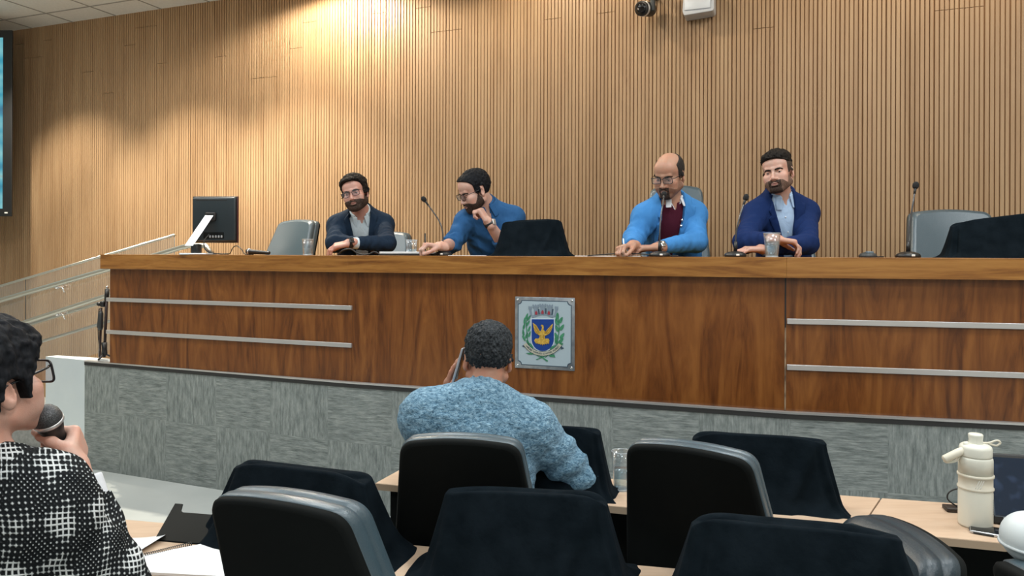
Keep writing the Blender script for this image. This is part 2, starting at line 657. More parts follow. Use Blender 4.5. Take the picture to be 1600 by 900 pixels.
for (x, y) in ((97, 448), (98, 490)):
    mb = MB()
    p = rail_pt(x, y); n = Vector((WN.x, WN.y, 0))
    mb.tube([p - n * .03, p + n * .06], .010, 10); mb.ball(p + n * .05, .022)
    mb.tube([p + n * .05, p + n * .05 + Vector((.05, 0, -.01)), p + n * .05 + Vector((.07, 0, -.05))], .007, 8)
    local(mb, railing).build('rail_bracket', M['chrome'], railing)

# ------------------------------------------------------------------ panel desk
oD = Vector((DK[1].x, DK[1].y, STAGE_Z))
desk = empty('panel_desk', oD, 0, 'long dark wood panel desk with thick top and metal strips on the stage', 'desk')
names_top = []
DT = [p.copy() for p in DK]
DT[0] = DK[0] - (DK[1] - DK[0]).normalized() * .045
HT = 0.105
for i in range(3):
    mb = MB()
    loft_seg(mb, DT, i, [(0.045, DESK_Z - HT), (0.01, DESK_Z - HT), (0.01, DESK_Z - .035), (-0.52, DESK_Z - .035), (-0.52, DESK_Z), (0.045, DESK_Z)])
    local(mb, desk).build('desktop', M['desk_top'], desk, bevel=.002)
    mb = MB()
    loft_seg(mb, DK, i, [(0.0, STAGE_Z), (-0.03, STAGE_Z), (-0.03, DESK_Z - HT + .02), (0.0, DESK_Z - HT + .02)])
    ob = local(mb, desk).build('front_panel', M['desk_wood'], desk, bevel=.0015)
mb = MB()
t = (DK[1] - DK[0]).normalized(); n = left_n(t)
a = DK[0]; plan_slab(mb, [a + t * .002 - n * .03, a + t * .03 - n * .03, a + t * .03 - n * .48, a + t * .002 - n * .48], STAGE_Z, DESK_Z - .036)
local(mb, desk).build('end_panel', M['desk_wood'], desk)
t = (DK[3] - DK[2]).normalized(); n = left_n(t)
a = DK[3]
mb = MB(); plan_slab(mb, [a - t * .002 - n * .03, a - t * .03 - n * .03, a - t * .03 - n * .48, a - t * .002 - n * .48], STAGE_Z, DESK_Z - .036)
local(mb, desk).build('end_panel', M['desk_wood'], desk)
for seg, (s0, s1) in ((0, (-0.012, 1.0)), (2, (0.004, 1.0))):
    A, B = DK[seg], DK[seg + 1]
    d = (B - A); L = d.length; d.normalize()
    for dz in (.327, .562):
        mb = MB()
        line = [A + d * (s0 * L if seg == 0 else .006), A + d * (L * s1 + (.004 if seg == 0 else 0))]
        loft_seg(mb, line, 0, [(0.012, DESK_Z - dz - .0135), (-.002, DESK_Z - dz - .0135), (-.002, DESK_Z - dz + .0135), (0.012, DESK_Z - dz + .0135)])
        local(mb, desk).build('metal_strip', M['alu'], desk, bevel=.0015)
# cracked joint between the middle and the right front panel
mb = MB()
t = (DK[3] - DK[2]).normalized()
loft_seg(mb, [DK[2] - t * .005, DK[2] + t * .002], 0, [(0.0022, STAGE_Z + .0), (-.01, STAGE_Z + .0), (-.01, DESK_Z - .36), (.0022, DESK_Z - .36)])
local(mb, desk).build('joint_strip', mat('chipped_edge', (0.30, 0.21, 0.13), 0.6, col2=(0.03, 0.012, 0.006), scale=(50, 50, 14)), desk)
mb = MB()
loft_seg(mb, [DK[2] - t * .005, DK[2] + t * .002], 0, [(0.002, DESK_Z - .36), (-.01, DESK_Z - .36), (-.01, DESK_Z - HT), (.002, DESK_Z - HT)])
local(mb, desk).build('joint_gap', M['black'], desk)

# ------------------------------------------------------------------ emblem plaque
M['pl_frame'] = mat('plaque_steel', (0.36, 0.39, 0.42), 0.35, metal=0.6, col2=(0.24, 0.27, 0.30), scale=(25, 25, 25))
M['pl_face'] = mat('plaque_face', (0.36, 0.45, 0.505), 0.4)
M['pl_line'] = mat('plaque_line', (0.035, 0.065, 0.10), 0.5)
M['pl_blue'] = mat('shield_blue', (0.006, 0.045, 0.24), 0.4)
M['pl_white'] = mat('shield_rim', (0.55, 0.66, 0.72), 0.4)
M['pl_gold'] = mat('phoenix_gold', (0.62, 0.42, 0.08), 0.45, col2=(0.40, 0.24, 0.03), scale=(90, 90, 90))
M['pl_green'] = mat('leaf_green', (0.03, 0.165, 0.085), 0.5, col2=(0.05, 0.25, 0.13), scale=(60, 60, 60))
M['pl_grey'] = mat('tower_grey', (0.19, 0.25, 0.31), 0.5)
M['pl_red'] = mat('gate_red', (0.30, 0.03, 0.05), 0.5)
M['pl_rib'] = mat('ribbon', (0.42, 0.42, 0.34), 0.5)


def emblem():
    px = 851.5
    # where the pixel column meets the middle front panel
    A, B = DK[1], DK[2]
    k = (px - CX) / F
    s = (A.x - k * A.y) / (k * (B.y - A.y) - (B.x - A.x))
    p = A + (B - A) * s
    t = (B - A).normalized(); n = left_n(t)
    o = empty('emblem_plaque', (p.x + n.x * .0005, p.y + n.y * .0005, CZ - (520.5 - 398) / F * p.y), math.atan2(t.y, t.x),
              'square metal plaque with a coat of arms on the desk front', 'plaque')
    S = 0.000562

    def E(x, y): return ((x - 455) * S, -((y - 447) - (x - 455) * .028) * S)
    hx, hz = .177, .205

    def put(name, m, fn, parent=o):
        mb = MB(); fn(mb); return mb.build(name, m, parent)
    put('plate', M['pl_frame'], lambda mb: mb.rbox((-hx, -.006, -hz), (hx, 0, hz), .002, 2))

    def notched(a, b, c, m=7):
        pts = []
        for sx, sz, a0 in ((1, -1, PI), (1, 1, -PI / 2), (-1, 1, 0), (-1, -1, PI / 2)):
            # concave quarter circle at each corner
            cx, cz = sx * a, sz * b
            arc = []
            for k in range(m + 1):
                an = a0 - (PI / 2) * k / m
                arc.append((cx + c * math.cos(an), cz + c * math.sin(an)))
            pts += arc
        return pts
    # corner arcs are concave: centre on the corner itself
    put('border_line', M['pl_line'], lambda mb: mb.prism(notched(hx - .018, hz - .019, .021), -.0068, -.005))
    put('face', M['pl_face'], lambda mb: mb.prism(notched(hx - .0225, hz - .0235, .021), -.0075, -.005))
    for sx in (-1, 1):
        for sz in (-1, 1):
            Rm = Matrix.Translation((sx * (hx - .017), -.006, sz * (hz - .017))) @ Matrix.Rotation(PI / 2, 4, 'X')
            put('screw', M['chrome'], lambda mb: mb.lathe([(.0075, 0), (.0075, .003), (.005, .0045), (.0001, .005)], 16, Rm))

    def P(mb, pts, y0=-.0095, y1=-.007):
        q = [E(*p) for p in pts]
        ar = sum(q[i][0] * q[(i + 1) % len(q)][1] - q[(i + 1) % len(q)][0] * q[i][1] for i in range(len(q)))
        if ar < 0: q = q[::-1]
        mb.prism(q, y0, y1)

    def shield(d):
        pts = [(322 - d, 305 - d), (556 + d, 305 - d)]
        for k in range(0, 17):
            a = PI * k / 16
            pts.append((439 + (117 + d) * math.cos(a), 505 + (120 + d) * math.sin(a)))
        return pts
    sh = put('shield', M['pl_white'], lambda mb: P(mb, shield(10), -.009))
    put('shield_field', M['pl_blue'], lambda mb: P(mb, shield(0), -.0105, -.008), sh)

    def crown_base(mb):
        pts = [(328 + (548 - 328) * k / 10, 268 - 34 * math.sin(PI * k / 10)) for k in range(11)]
        P(mb, pts + [(x, y + 26) for x, y in pts[::-1]])
    crown = put('mural_crown', M['pl_grey'], crown_base)
    for i, (x, y, w, lean) in enumerate(((318, 222, 26, -14), (370, 205, 50, -7), (437, 198, 54, 0), (504, 205, 50, 8), (566, 224, 26, 16))):
        def tower(mb):
            P(mb, [(x - w * .42, y + 50), (x + w * .42, y + 50), (x + w * .42 + lean, y - 20), (x - w * .42 + lean, y - 20)])
            tw = w * .62
            top = [(x - tw + lean, y - 18), (x + tw + lean, y - 18), (x + tw * 1.05 + lean, y - 50)]
            for k in range(4, -1, -1):
                xa = x + lean + tw * (k - 2) / 2.4
                hgt = 50 if k % 2 == 0 else 40
                top += [(xa + tw / 5, y - hgt), (xa - tw / 5, y - hgt)]
            top.append((x - tw * 1.05 + lean, y - 50))
            P(mb, top, -.010)
        put('tower', M['pl_grey'], tower, crown)
        if w > 30:
            put('gate', M['pl_red'], lambda mb: P(mb, [(x - 12, y + 52), (x + 12, y + 52), (x + 12, y + 28), (x, y + 12), (x - 12, y + 28)], -.011), crown)
            put('tower_shade', M['pl_line'], lambda mb: P(mb, [(x + w * .5, y + 54), (x + w * .5 + 14, y + 54), (x + w * .5 + 14 + lean, y - 5), (x + w * .5 + lean, y - 5)]), crown)

    # phoenix rising from a nest
    def phoenix(mb):
        P(mb, [(418, 370), (430, 358), (446, 366), (452, 384), (448, 410), (470, 430), (486, 410), (520, 372), (548, 346), (540, 392), (528, 420), (512, 446),
               (486, 462), (462, 470), (462, 500), (500, 498), (514, 520), (500, 546), (470, 552), (440, 560), (400, 552), (362, 540), (350, 520), (364, 500), (398, 500),
               (412, 470), (386, 456), (362, 440), (350, 412), (336, 340), (372, 366), (396, 404), (412, 428), (428, 410), (434, 384), (428, 374)], -.0125, -.010)
    ph = put('phoenix', M['pl_gold'], phoenix)

    def flames(mb):
        for k in range(7):
            x = 372 + k * 22
            P(mb, [(x - 8, 540), (x + 8, 540), (x, 572 - abs(k - 3) * 6)], -.0122, -.010)
    put('flames', M['pl_gold'], flames, ph)

    def feathers(mb):
        for x0, y0, x1, y1 in ((356, 370, 404, 452), (346, 392, 392, 456), (372, 384, 412, 446), (520, 386, 470, 452), (534, 392, 484, 458), (506, 402, 462, 448), (420, 460, 424, 500), (450, 460, 448, 500)):
            P(mb, [(x0 - 2.5, y0), (x0 + 2.5, y0), (x1 + 2.5, y1), (x1 - 2.5, y1)], -.0132, -.0122)
    put('feather_lines', mat('feather_brown', (0.26, 0.15, 0.02), .5), feathers, ph)

    # branches
    def leaf(mb, x, y, a, l, w):
        ca, sa = math.cos(a), math.sin(a)
        pts = []
        for k in range(12):
            tt = 2 * PI * k / 12
            u_, v_ = l * math.cos(tt), w * math.sin(tt) * (1 - .35 * math.cos(tt))
            pts.append((x + u_ * ca - v_ * sa, y + u_ * sa + v_ * ca))
        P(mb, pts, -.0095)

    def branch(side):
        def fn(mb):
            stem = [(410, 690), (330, 640), (286, 560), (270, 450), (262, 350), (276, 270)] if side < 0 else [(468, 690), (560, 610), (600, 500), (612, 400), (606, 320), (596, 262)]
            P(mb, [(x - 4, y) for x, y in stem] + [(x + 4, y) for x, y in stem[::-1]])
            if side < 0:
                for x, y, a in ((268, 275, -1.2), (292, 290, -1.0), (246, 320, -1.5), (282, 345, -1.0), (240, 375, -1.35), (296, 400, -1.15), (232, 440, -1.7), (268, 470, -1.25), (300, 455, -1.2), (240, 500, 1.1), (285, 545, 1.0), (318, 575, .9)):
                    leaf(mb, x, y, a, 34, 11)
            else:
                for x, y, a in ((592, 272, -1.5), (628, 312, -1.1), (585, 330, -1.9), (640, 385, -1.0), (588, 395, -2.0), (642, 470, -.95), (580, 470, -2.0), (630, 520, -.8), (580, 520, -1.9), (620, 560, -.4), (545, 590, -.7)):
                    leaf(mb, x, y, a, 36, 16)
        return fn
    put('laurel_branch', M['pl_green'], branch(-1))
    put('laurel_branch', M['pl_green'], branch(1))

    def stems(mb):
        P(mb, [(395, 670), (405, 664), (497, 722), (488, 734)]); P(mb, [(480, 664), (490, 670), (380, 716), (366, 712)])
        P(mb, [(262, 650), (340, 640), (350, 660), (300, 664)]); P(mb, [(500, 664), (560, 656), (572, 686), (520, 684)])
    put('crossed_stems', M['pl_green'], stems)

    def arc_pt(k, off=0):
        a = -.98 + 1.96 * k
        return 438 + (222 + off) * math.sin(a), 430 + (222 + off) * math.cos(a)

    def ribbon(mb):
        m = 24
        P(mb, [arc_pt(k / m, 20) for k in range(m + 1)] + [arc_pt(k / m, -18) for k in range(m, -1, -1)], -.0112, -.007)

    def ribbon_edge(mb):
        m = 24
        P(mb, [arc_pt(k / m, 24) for k in range(m + 1)] + [arc_pt(k / m, -22) for k in range(m, -1, -1)], -.0105, -.007)
    rb = put('ribbon', M['pl_line'], ribbon_edge)
    put('ribbon_band', M['pl_rib'], ribbon, rb)

    put('ribbon_tail', M['pl_line'], lambda mb: P(mb, [(262, 548), (244, 590), (216, 578), (236, 570)]), rb)
    put('ribbon_tail', M['pl_line'], lambda mb: P(mb, [(612, 548), (632, 606), (664, 594), (642, 582)]), rb)
    # motto letters round the ribbon
    motto = 'LABORE VIRTUTE CIVITAS FLORET'
    dg = bpy.context.evaluated_depsgraph_get()
    allv = MB()
    for i, ch in enumerate(motto):
        if ch == ' ': continue
        kk = .045 + .91 * (i + .5) / len(motto)
        cu = bpy.data.curves.new('c', 'FONT'); cu.body = ch; cu.size = .0135; cu.align_x = 'CENTER'; cu.align_y = 'CENTER'; cu.extrude = .0006
        co = bpy.data.objects.new('c', cu); COL.objects.link(co)
        dg.update()
        tm = bpy.data.meshes.new_from_object(co.evaluated_get(dg))
        x, y = arc_pt(kk, 0); ex, ez = E(x, y)
        a = (-.98 + 1.96 * kk)
        Mx = Matrix.Translation((ex, -.0116, ez)) @ Matrix.Rotation(a, 4, Vector((0, 1, 0))).inverted() @ Matrix.Rotation(PI / 2, 4, 'X')
        allv.add([v.co.copy() for v in tm.vertices], [tuple(p.vertices) for p in tm.polygons], False, Mx)
        bpy.data.objects.remove(co); bpy.data.curves.remove(cu); bpy.data.meshes.remove(tm)
    allv.build('motto_lettering', M['pl_line'], rb)
    return o


emblem()

# ------------------------------------------------------------------ wall screen at the far left
def wall_screen():
    d = 7.75
    a, b = W(19, 47, d), W(15.5, 338, d)
    zt, zb, xr = a.z, b.z, a.x
    o = empty('wall_screen', (xr - 1.6, d, zb), 0, 'large black framed display at the left edge under the ceiling', 'screen')
    mb = MB()
    mb.rbox((-1.6, 0, 0), (1.6, .022, zt - zb), .006, 2)
    mb.build('housing', M['black'], o)
    m, nt, bs = new_mat('screen_picture')
    tc = N(nt, 'ShaderNodeTexCoord'); mp = N(nt, 'ShaderNodeMapping'); mp.inputs['Scale'].default_value = (1.5, 1, 3.2)
    nt.links.new(tc.outputs['Object'], mp.inputs[0])
    nz = N(nt, 'ShaderNodeTexNoise'); nz.inputs['Scale'].default_value = 1.3; nz.inputs['Detail'].default_value = 2
    nt.links.new(mp.outputs[0], nz.inputs['Vector'])
    r = ramp(nt, [(.3, (0.02, .10, .25)), (.45, (.05, .40, .55)), (.6, (.25, .65, .70)), (.7, (.5, .25, .15))])
    nt.links.new(nz.outputs['Fac'], r.inputs[0]); nt.links.new(r.outputs[0], bs.inputs['Emission Color'])
    bs.inputs['Base Color'].default_value = (0.01, .01, .01, 1); bs.inputs['Emission Strength'].default_value = .8
    mb = MB(); mb.box((-1.52, -.003, .08), (1.505, .002, zt - zb - .08)); mb.build('display', m, o)
    mb = MB(); mb.box((1.53, -.006, .03), (1.56, 0, .045)); mb.build('indicator_label', M['white_lac'], o)
    mb = MB(); mb.box((-.15, .022, .6), (.15, 1.35, 1.3)); mb.build('wall_mount', M['black'], o)


wall_screen()

# ------------------------------------------------------------------ camera and floodlight on the wall above
def wall_pt(px, py, out):
    """pixel on the plane 'out' metres in front of the slatted wall"""
    k = (px - CX) / F
    A = WA + WN * out; B = WB + WN * out
    s = (A.x - k * A.y) / (k * (B.y - A.y) - (B.x - A.x))
    p = A + (B - A) * s
    return W(px, py, p.y)


def wall_things():
    rz = math.atan2(WT.y, WT.x)
    p = wall_pt(1014, 12, .16)
    o = empty('security_camera', p, rz, 'small black cylindrical camera on a bracket high on the slatted wall', 'camera')
    R = 26 / 2 / (F / p.y) * .86
    look = Matrix.Rotation(math.radians(-18), 4, 'Z') @ Matrix.Rotation(math.radians(12), 4, 'X') @ Matrix.Rotation(PI / 2, 4, 'X')
    T = Matrix.Translation((-.03, -.02, -.012))
    mb = MB(); mb.lathe([(R * .9, -.10), (R, -.09), (R, .055), (R * .97, .06)], 32, T @ look); mb.build('housing', M['black'], o)
    mb = MB(); mb.lathe([(R * 1.03, .012), (R * 1.06, .015), (R * 1.06, .032), (R * 1.03, .035)], 32, T @ look); mb.build('ring', M['alu'], o)
    mb = MB(); mb.lathe([(R * .8, .058), (R * .8, .0625), (R * .4, .066), (.0001, .067)], 32, T @ look); mb.build('lens', mat('lens_black', (.004, .004, .005), .1), o)
    mb = MB(); mb.rbox((.012, -.03, -.035), (.047, .03, .16), .008, 2); mb.rbox((.012, .0, .10), (.047, .157, .14), .004, 2)
    mb.build('bracket', M['dark_grey'], o)
    p = wall_pt(1092, 6, .103)
    s = p.y / F
    o = empty('emergency_light', p, rz, 'white boxy light fitting fixed high on the slatted wall', 'light fitting')
    w, h = 24 * s, 19 * s
    poly = round_poly([(-w, -h * .62), (-w + .012, -h), (w - .01, -h * .86), (w, -h * .7), (w, h), (-w + .01, h)], .012)
    mb = MB(); mb.prism(poly, -.05, .10); ob = mb.build('housing', mat('grey_white_plastic', (.50, .52, .55), .4), o, bevel=.006)
    mb = MB(); mb.rbox((-w + .016, -.058, -h * .62), (w - .026, -.047, h * .75), .005, 2); mb.build('diffuser', mat('frosted_cover', (.62, .66, .70), .25), o)
    mb = MB(); mb.rbox((-w + .028, -.075, h * .35), (w - .06, -.05, h * .62), .006, 2); mb.build('lamp_tube', mat('lamp_white', (.85, .85, .85), .3), o)


wall_things()

# ------------------------------------------------------------------ audience tables
def row_pts(px, w):
    return XD(px, F / w)


def table(name, label, fl, fr, br, bl, group=None, modesty=True, legs=(.02, .98)):
    """a bench table from its four plan corners: front left, front right, back right, back left"""
    c = (fl + fr + br + bl) / 4
    o = empty(name, (c.x, c.y, 0), 0, label, 'table', group)
    mb = MB(); plan_slab(mb, [fl, fr, br, bl], TAB_Z - .026, TAB_Z)
    local(mb, o).build('tabletop', M['table'], o, bevel=.002)
    mb = MB()
    f = .0006
    d = (fr - fl).normalized(); n = left_n(d)
    plan_slab(mb, [fl + n * .0025, fr + n * .0025, fr - n * .0005, fl - n * .0005], TAB_Z - .0255, TAB_Z - .002)
    local(mb, o).build('edge_band', M['table_edge'], o)
    bk = (br - bl).normalized(); bn = left_n(bk)
    if modesty:
        mb = MB(); plan_slab(mb, [bl + bk * .05 + bn * .03, br - bk * .05 + bn * .03, br - bk * .05 + bn * .012, bl + bk * .05 + bn * .012], .12, TAB_Z - .028)
        local(mb, o).build('modesty_panel', M['black_matte'], o)
    for t_ in legs:
        mb = MB()
        a, b_ = fl.lerp(fr, t_), bl.lerp(br, t_)
        e = (b_ - a).normalized(); s_ = 1 if t_ < .5 else -1
        q0 = a + e * .05; q1 = b_ - e * .04
        plan_slab(mb, [q0, q0 + d * (s_ * .03), q1 + d * (s_ * .03), q1], 0, TAB_Z - .028)
        local(mb, o).build('end_leg', M['black_matte'], o)
    return o


def r1f(px): return XD(px, F / (418 + (px - 590) * .1074))


def r1b(px): return XD(px, F / (436.5 + (px - 1307) * .0795))


SEAM_F, SEAM_B = 1345, 1378
g = 'pale wood bench tables of the audience'
table('bench_table', 'pale wood table in front of the seated man in the blue sweater', r1f(588), r1f(SEAM_F - 1.2), r1b(SEAM_B - 1.2), r1b(641), g)
table('bench_table', 'pale wood table under the cream bottle and tablet', r1f(SEAM_F + 1.2), r1f(1900), r1b(1860), r1b(SEAM_B + 1.2), g)


def r2b(px): return XD(px, F / (488 + (px - 217) * .1))


def row2(px, back_off):
    p = r2b(px)
    t = (r2b(px + 40) - r2b(px - 40)).normalized()
    return p + left_n(t) * back_off


table('bench_table', 'pale wood table with open notebook and papers beside the woman speaking', row2(60, .37), row2(690, .37), row2(690, 0), row2(60, 0), g)
table('bench_table', 'pale wood table carrying the two black covered screens nearest the camera', row2(694, .37), row2(1412, .37), row2(1412, 0), row2(694, 0), g, modesty=False, legs=(.02, .46))

# ------------------------------------------------------------------ cloth covers over half-raised screens
def cover(label, c, rz, z, wb, db, wt, dt, h, seed, group, shear=0.0, drop=0.0, flare=.03, lean=0.0, matn='velvet', fold=1.0):
    ca_front = lambda a: math.sin(a) < -.02
    r = np.random.default_rng(seed)
    nA, nV = 200, 40
    ks = r.integers(5, 16, 8); ph = r.uniform(0, 6.28, 8); am = r.uniform(.3, 1, 8)
    k2 = r.integers(2, 7, 4); p2 = r.uniform(0, 6.28, 4)
    vs, fs = [], []

    def rr(a, w, d, e):
        ca, sa = math.cos(a), math.sin(a)
        x = abs(ca) ** (2 / e) * (1 if ca >= 0 else -1); y = abs(sa) ** (2 / e) * (1 if sa >= 0 else -1)
        return x * w / 2, y * d / 2
    rows = [i / (nV - 1) for i in range(nV)]
    for v in rows:
        for k in range(nA):
            a = 2 * PI * k / nA
            w = wb + (wt - wb) * v; d = db + (dt - db) * v
            x, y = rr(a, w, d, 6)
            fl = flare * max(0, 1 - v * 5) ** 2
            f = sum(am[j] * math.sin(ks[j] * a + ph[j] + 1.5 * v) for j in range(8)) / 5
            corner = abs(math.sin(2 * a)) ** 3
            amp = (.006 + .010 * corner) * (1 - v) ** .7 + .0015
            n_ = Vector((x / w, y / d)).normalized()
            off = f * amp + fl * (1 + .7 * math.sin(k2[0] * a + p2[0]))
            # soft crease from the top corners down the sides, one long fold across the face
            if ca_front(a):
                q_ = x / (w / 2) - (.78 - .55 * (1 - v))
                off += (.014 * math.exp(-(q_ / .10) ** 2) - .008 * math.exp(-((q_ - .22) / .12) ** 2)) * (1 - v) ** .4 * (fold)
            off -= .010 * corner * math.sin(PI * min(1, v * 1.1)) * .6
            x += n_.x * off; y += n_.y * off
            zz = h * v
            zz -= drop * (x / wt + .5) * v + .016 * min(1.2, abs(2 * x / wt)) ** 7 * v
            zz += .004 * math.sin(3 * a + p2[1]) * v
            vs.append((x + shear * v, y + lean * v, max(zz, .001 if v > 0 else 0.0)))
    for i in range(nV - 1):
        for k in range(nA):
            k2_ = (k + 1) % nA
            fs.append((i * nA + k, i * nA + k2_, (i + 1) * nA + k2_, (i + 1) * nA + k))
    # top, closing in
    base = (nV - 1) * nA
    prev = base
    for s, up in ((.93, .004), (.7, .006), (.3, .003)):
        st = len(vs)
        for k in range(nA):
            x, y, zz = vs[base + k]
            cx_, cy_ = shear, lean
            vs.append((cx_ + (x - cx_) * (1 - (1 - s) * .25), cy_ + (y - cy_) * s, zz + up))
        for k in range(nA):
            k2_ = (k + 1) % nA
            fs.append((prev + k, prev + k2_, st + k2_, st + k))
        prev = st
    ctr = len(vs); vs.append((shear, lean, np.mean([vs[prev + k][2] for k in range(nA)])))
    for k in range(nA): fs.append((prev + k, prev + (k + 1) % nA, ctr))
    me = mesh_from(vs, fs)
    me.materials.append(M[matn])
    o = bpy.data.objects.new('screen_cover', me)
    o.location = (c.x, c.y, z); o.rotation_euler = (0, 0, rz)
    link(o)
    return tag(o, label, 'cover', group)


def seg_rz(a, b): return math.atan2(b.y - a.y, b.x - a.x)


G2 = 'black cloth screen covers'
rz2 = seg_rz(row2(300, 0), row2(600, 0))
cover('black cloth cover behind the chair nearest the camera, near the notebook', XD(472, 2.18), math.radians(-20), TAB_Z, .64, .25, .46, .07, .222, 1, G2, flare=.03)
cover('black cloth cover between two chairs, below the man in the blue sweater', XD(822, 1.95), math.radians(-10), TAB_Z, .55, .25, .43, .06, .228, 2, G2, flare=.03)
cover('black cloth cover at the bottom of the photo, in front of the right chair', XD(1240, 1.72), math.radians(-13), TAB_Z, .60, .27, .46, .06, .228, 3, G2, flare=.03)
cover('black cloth cover on the table to the right of the plastic cup', XD(1186, 2.55), math.radians(-11), TAB_Z, .54, .17, .44, .05, .232, 4, G2, flare=.022)
cover('black cloth cover half hidden by the arm of the man in the blue sweater', XD(862, 2.68), math.radians(-13), TAB_Z, .45, .16, .36, .05, .232, 5, G2, flare=.022)
dA = math.radians(-19)
cover('black cloth cover on the panel desk beside the man in the blue shirt', XD(831, desk_d(831) + .22), dA + .05, DESK_Z, .47, .17, .365, .05, .205, 6, G2, flare=.018, drop=-.012)
cover('black cloth cover on the far right end of the panel desk', XD(1566, desk_d(1566) + .17), math.radians(-13), DESK_Z, .56, .17, .47, .05, .175, 7, G2, flare=.02, drop=-.055)

# ------------------------------------------------------------------ office chairs
def chair_parts(o, zs=1.0, armr=False, wide=1.0):
    """swivel chair facing +y, origin on the floor under the seat"""
    zb = .47
    H = .60 * zs
    out = [(-.205 * wide, zb), (.205 * wide, zb), (.240 * wide, zb + H * .25), (.172 * wide, zb + H * .985), (.06, zb + H * 1.015), (-.06, zb + H * 1.015), (-.172 * wide, zb + H * .985), (-.240 * wide, zb + H * .25)]
    out = round_poly(out, [.06, .06, .14, .040, .1, .1, .040, .14], 8)
    cx_, cz_ = 0, zb + H * .5

    def slab(layers):
        n = len(out)
        vs, fs, sm = [], [], []
        for (y, ins) in layers:
            for x, z in out:
                fx = 1 - ins / .2; fz = 1 - ins / (H * .5)
                zz = cz_ + (z - cz_) * fz; xx = x * fx
                yy = y - .20 - .23 * ((zz - zb) / .6) + .45 * (xx * xx)
                vs.append((xx, yy, zz))
        for i in range(len(layers) - 1):
            for k in range(n):
                j = (k + 1) % n
                fs.append((i * n + k, i * n + j, (i + 1) * n + j, (i + 1) * n + k))
        mb = MB()
        mb.add(vs, fs, True)
        # caps as strips of their own
        st = len(mb.v)
        for li, rev in ((0, False), (len(layers) - 1, True)):
            ring = [mb.v[li * n + k] for k in range(n)]
            c0 = [Vector(((p.x) * .5, p.y - .45 * (p.x ** 2) * .75, cz_ + (p.z - cz_) * .5)) for p in ring]
            for q, p in zip(c0, ring):
                q.y = (p.y + .23 * ((p.z - zb) / .6) - .45 * p.x ** 2) - .23 * ((q.z - zb) / .6) + .45 * q.x ** 2
            m_ = Vector((0, sum(q.y for q in c0) / n, cz_))
            m_.y = (ring[0].y + .17 * ((ring[0].z - zb) / .6) - .45 * ring[0].x ** 2) - .23 * ((cz_ - zb) / .6)
            base = len(mb.v)
            vv = ring + c0 + [m_]
            ff = []
            for k in range(n):
                j = (k + 1) % n
                ff.append((k, j, n + j, n + k)); ff.append((n + k, n + j, 2 * n))
            mb.add(vv, ff, True)
        return mb
    slab([(-.046, .010), (-.050, .004), (-.044, .000), (-.020, -.0015), (-.010, .000), (-.005, .005), (.000, .000), (.020, .000), (.036, .004), (.044, .016)]).build('backrest', M['leather'], o)
    slab([(-.070, .016), (-.068, .008), (-.060, .003), (-.040, .002)]).build('back_shell', M['black_matte'], o)
    mb = MB(); mb.rbox((-.24 * wide, -.19, .40), (.24 * wide, .28, .485), .035, 4); mb.build('seat', M['leather'], o)
    mb = MB(); mb.tube([(0, .03, .07), (0, .03, .40)], .028, 14); mb.rbox((-.1, -.08, .37), (.1, .14, .40), .01, 2); mb.build('gas_column', M['black'], o)
    mb = MB(); mb.rbox((-.035, -.31, .38), (.035, -.05, .40), .008, 2); mb.rbox((-.035, -.325, .38), (.035, -.285, .62), .008, 2); mb.build('back_bracket', M['black'], o)
    for k in range(5):
        a = 2 * PI * k / 5 + .3
        ca, sa = math.cos(a), math.sin(a)
        mb = MB(); mb.tube([(.02 * ca, .03 + .02 * sa, .10), (.27 * ca, .03 + .27 * sa, .075)], [.024, .016], 8)
        lg = mb.build('base_leg', M['black'], o)
        mb = MB(); mb.tube([(.27 * ca - .02 * sa, .03 + .27 * sa + .02 * ca, .03), (.27 * ca + .02 * sa, .03 + .27 * sa - .02 * ca, .03)], .029, 12)
        mb.build('caster', M['black'], lg)


def chair(label, p, rz, z, group, zs=1.0, tuft=False, dz=0.0, wide=1.0):
    o = empty('office_chair', (p.x, p.y, z), rz, label, 'chair', group)
    chair_parts(o, zs, wide=wide)
    if tuft:
        mb = MB(); mb.ball((0, -.155 - .06, .47 + .6 * zs * .42), (.055, .012, .010))
        mb.ball((0, -.150 - .06, .47 + .6 * zs * .45), (.075, .008, .012))
        mb.build('tuft_seam', M['black'], o)
    return o


GA = 'office chairs of the audience'
GP = 'office chairs behind the panel desk'


def chair_at(label, px, d, rz_deg, z, group, **kw):
    """px, d locate the middle of the backrest"""
    rz = math.radians(rz_deg)
    p = XD(px, d)
    p = p + v2(-math.sin(rz), math.cos(rz)) * .31
    return chair(label, p, rz, z, group, **kw)


# ================================================================== IMPLICIT SURFACES (people)
f32 = np.float32


def smin(a, b, k):
    h = np.clip(0.5 + 0.5 * (b - a) / k, 0, 1)
    return b * (1 - h) + a * h - k * h * (1 - h)


class Prim:
    def __init__(s, f, lo, hi): s.f, s.lo, s.hi = f, np.array(lo, float), np.array(hi, float)


def P_cone(a, b, ra, rb, capb=False):
    a = np.array(a, float); b = np.array(b, float)
    ba = b - a; L2 = max(float(ba @ ba), 1e-9); L = math.sqrt(L2)
    r = max(ra, rb)

    def f(X, Y, Z):
        t0 = ((X - a[0]) * ba[0] + (Y - a[1]) * ba[1] + (Z - a[2]) * ba[2]) / L2
        t = np.clip(t0, 0, 1)
        dx = X - a[0] - t * ba[0]; dy = Y - a[1] - t * ba[1]; dz = Z - a[2] - t * ba[2]
        d = np.sqrt(dx * dx + dy * dy + dz * dz) - (ra + (rb - ra) * t)
        if capb: d = np.maximum(d, (t0 - 1) * L)
        return d
    return Prim(f, np.minimum(a, b) - r, np.maximum(a, b) + r)


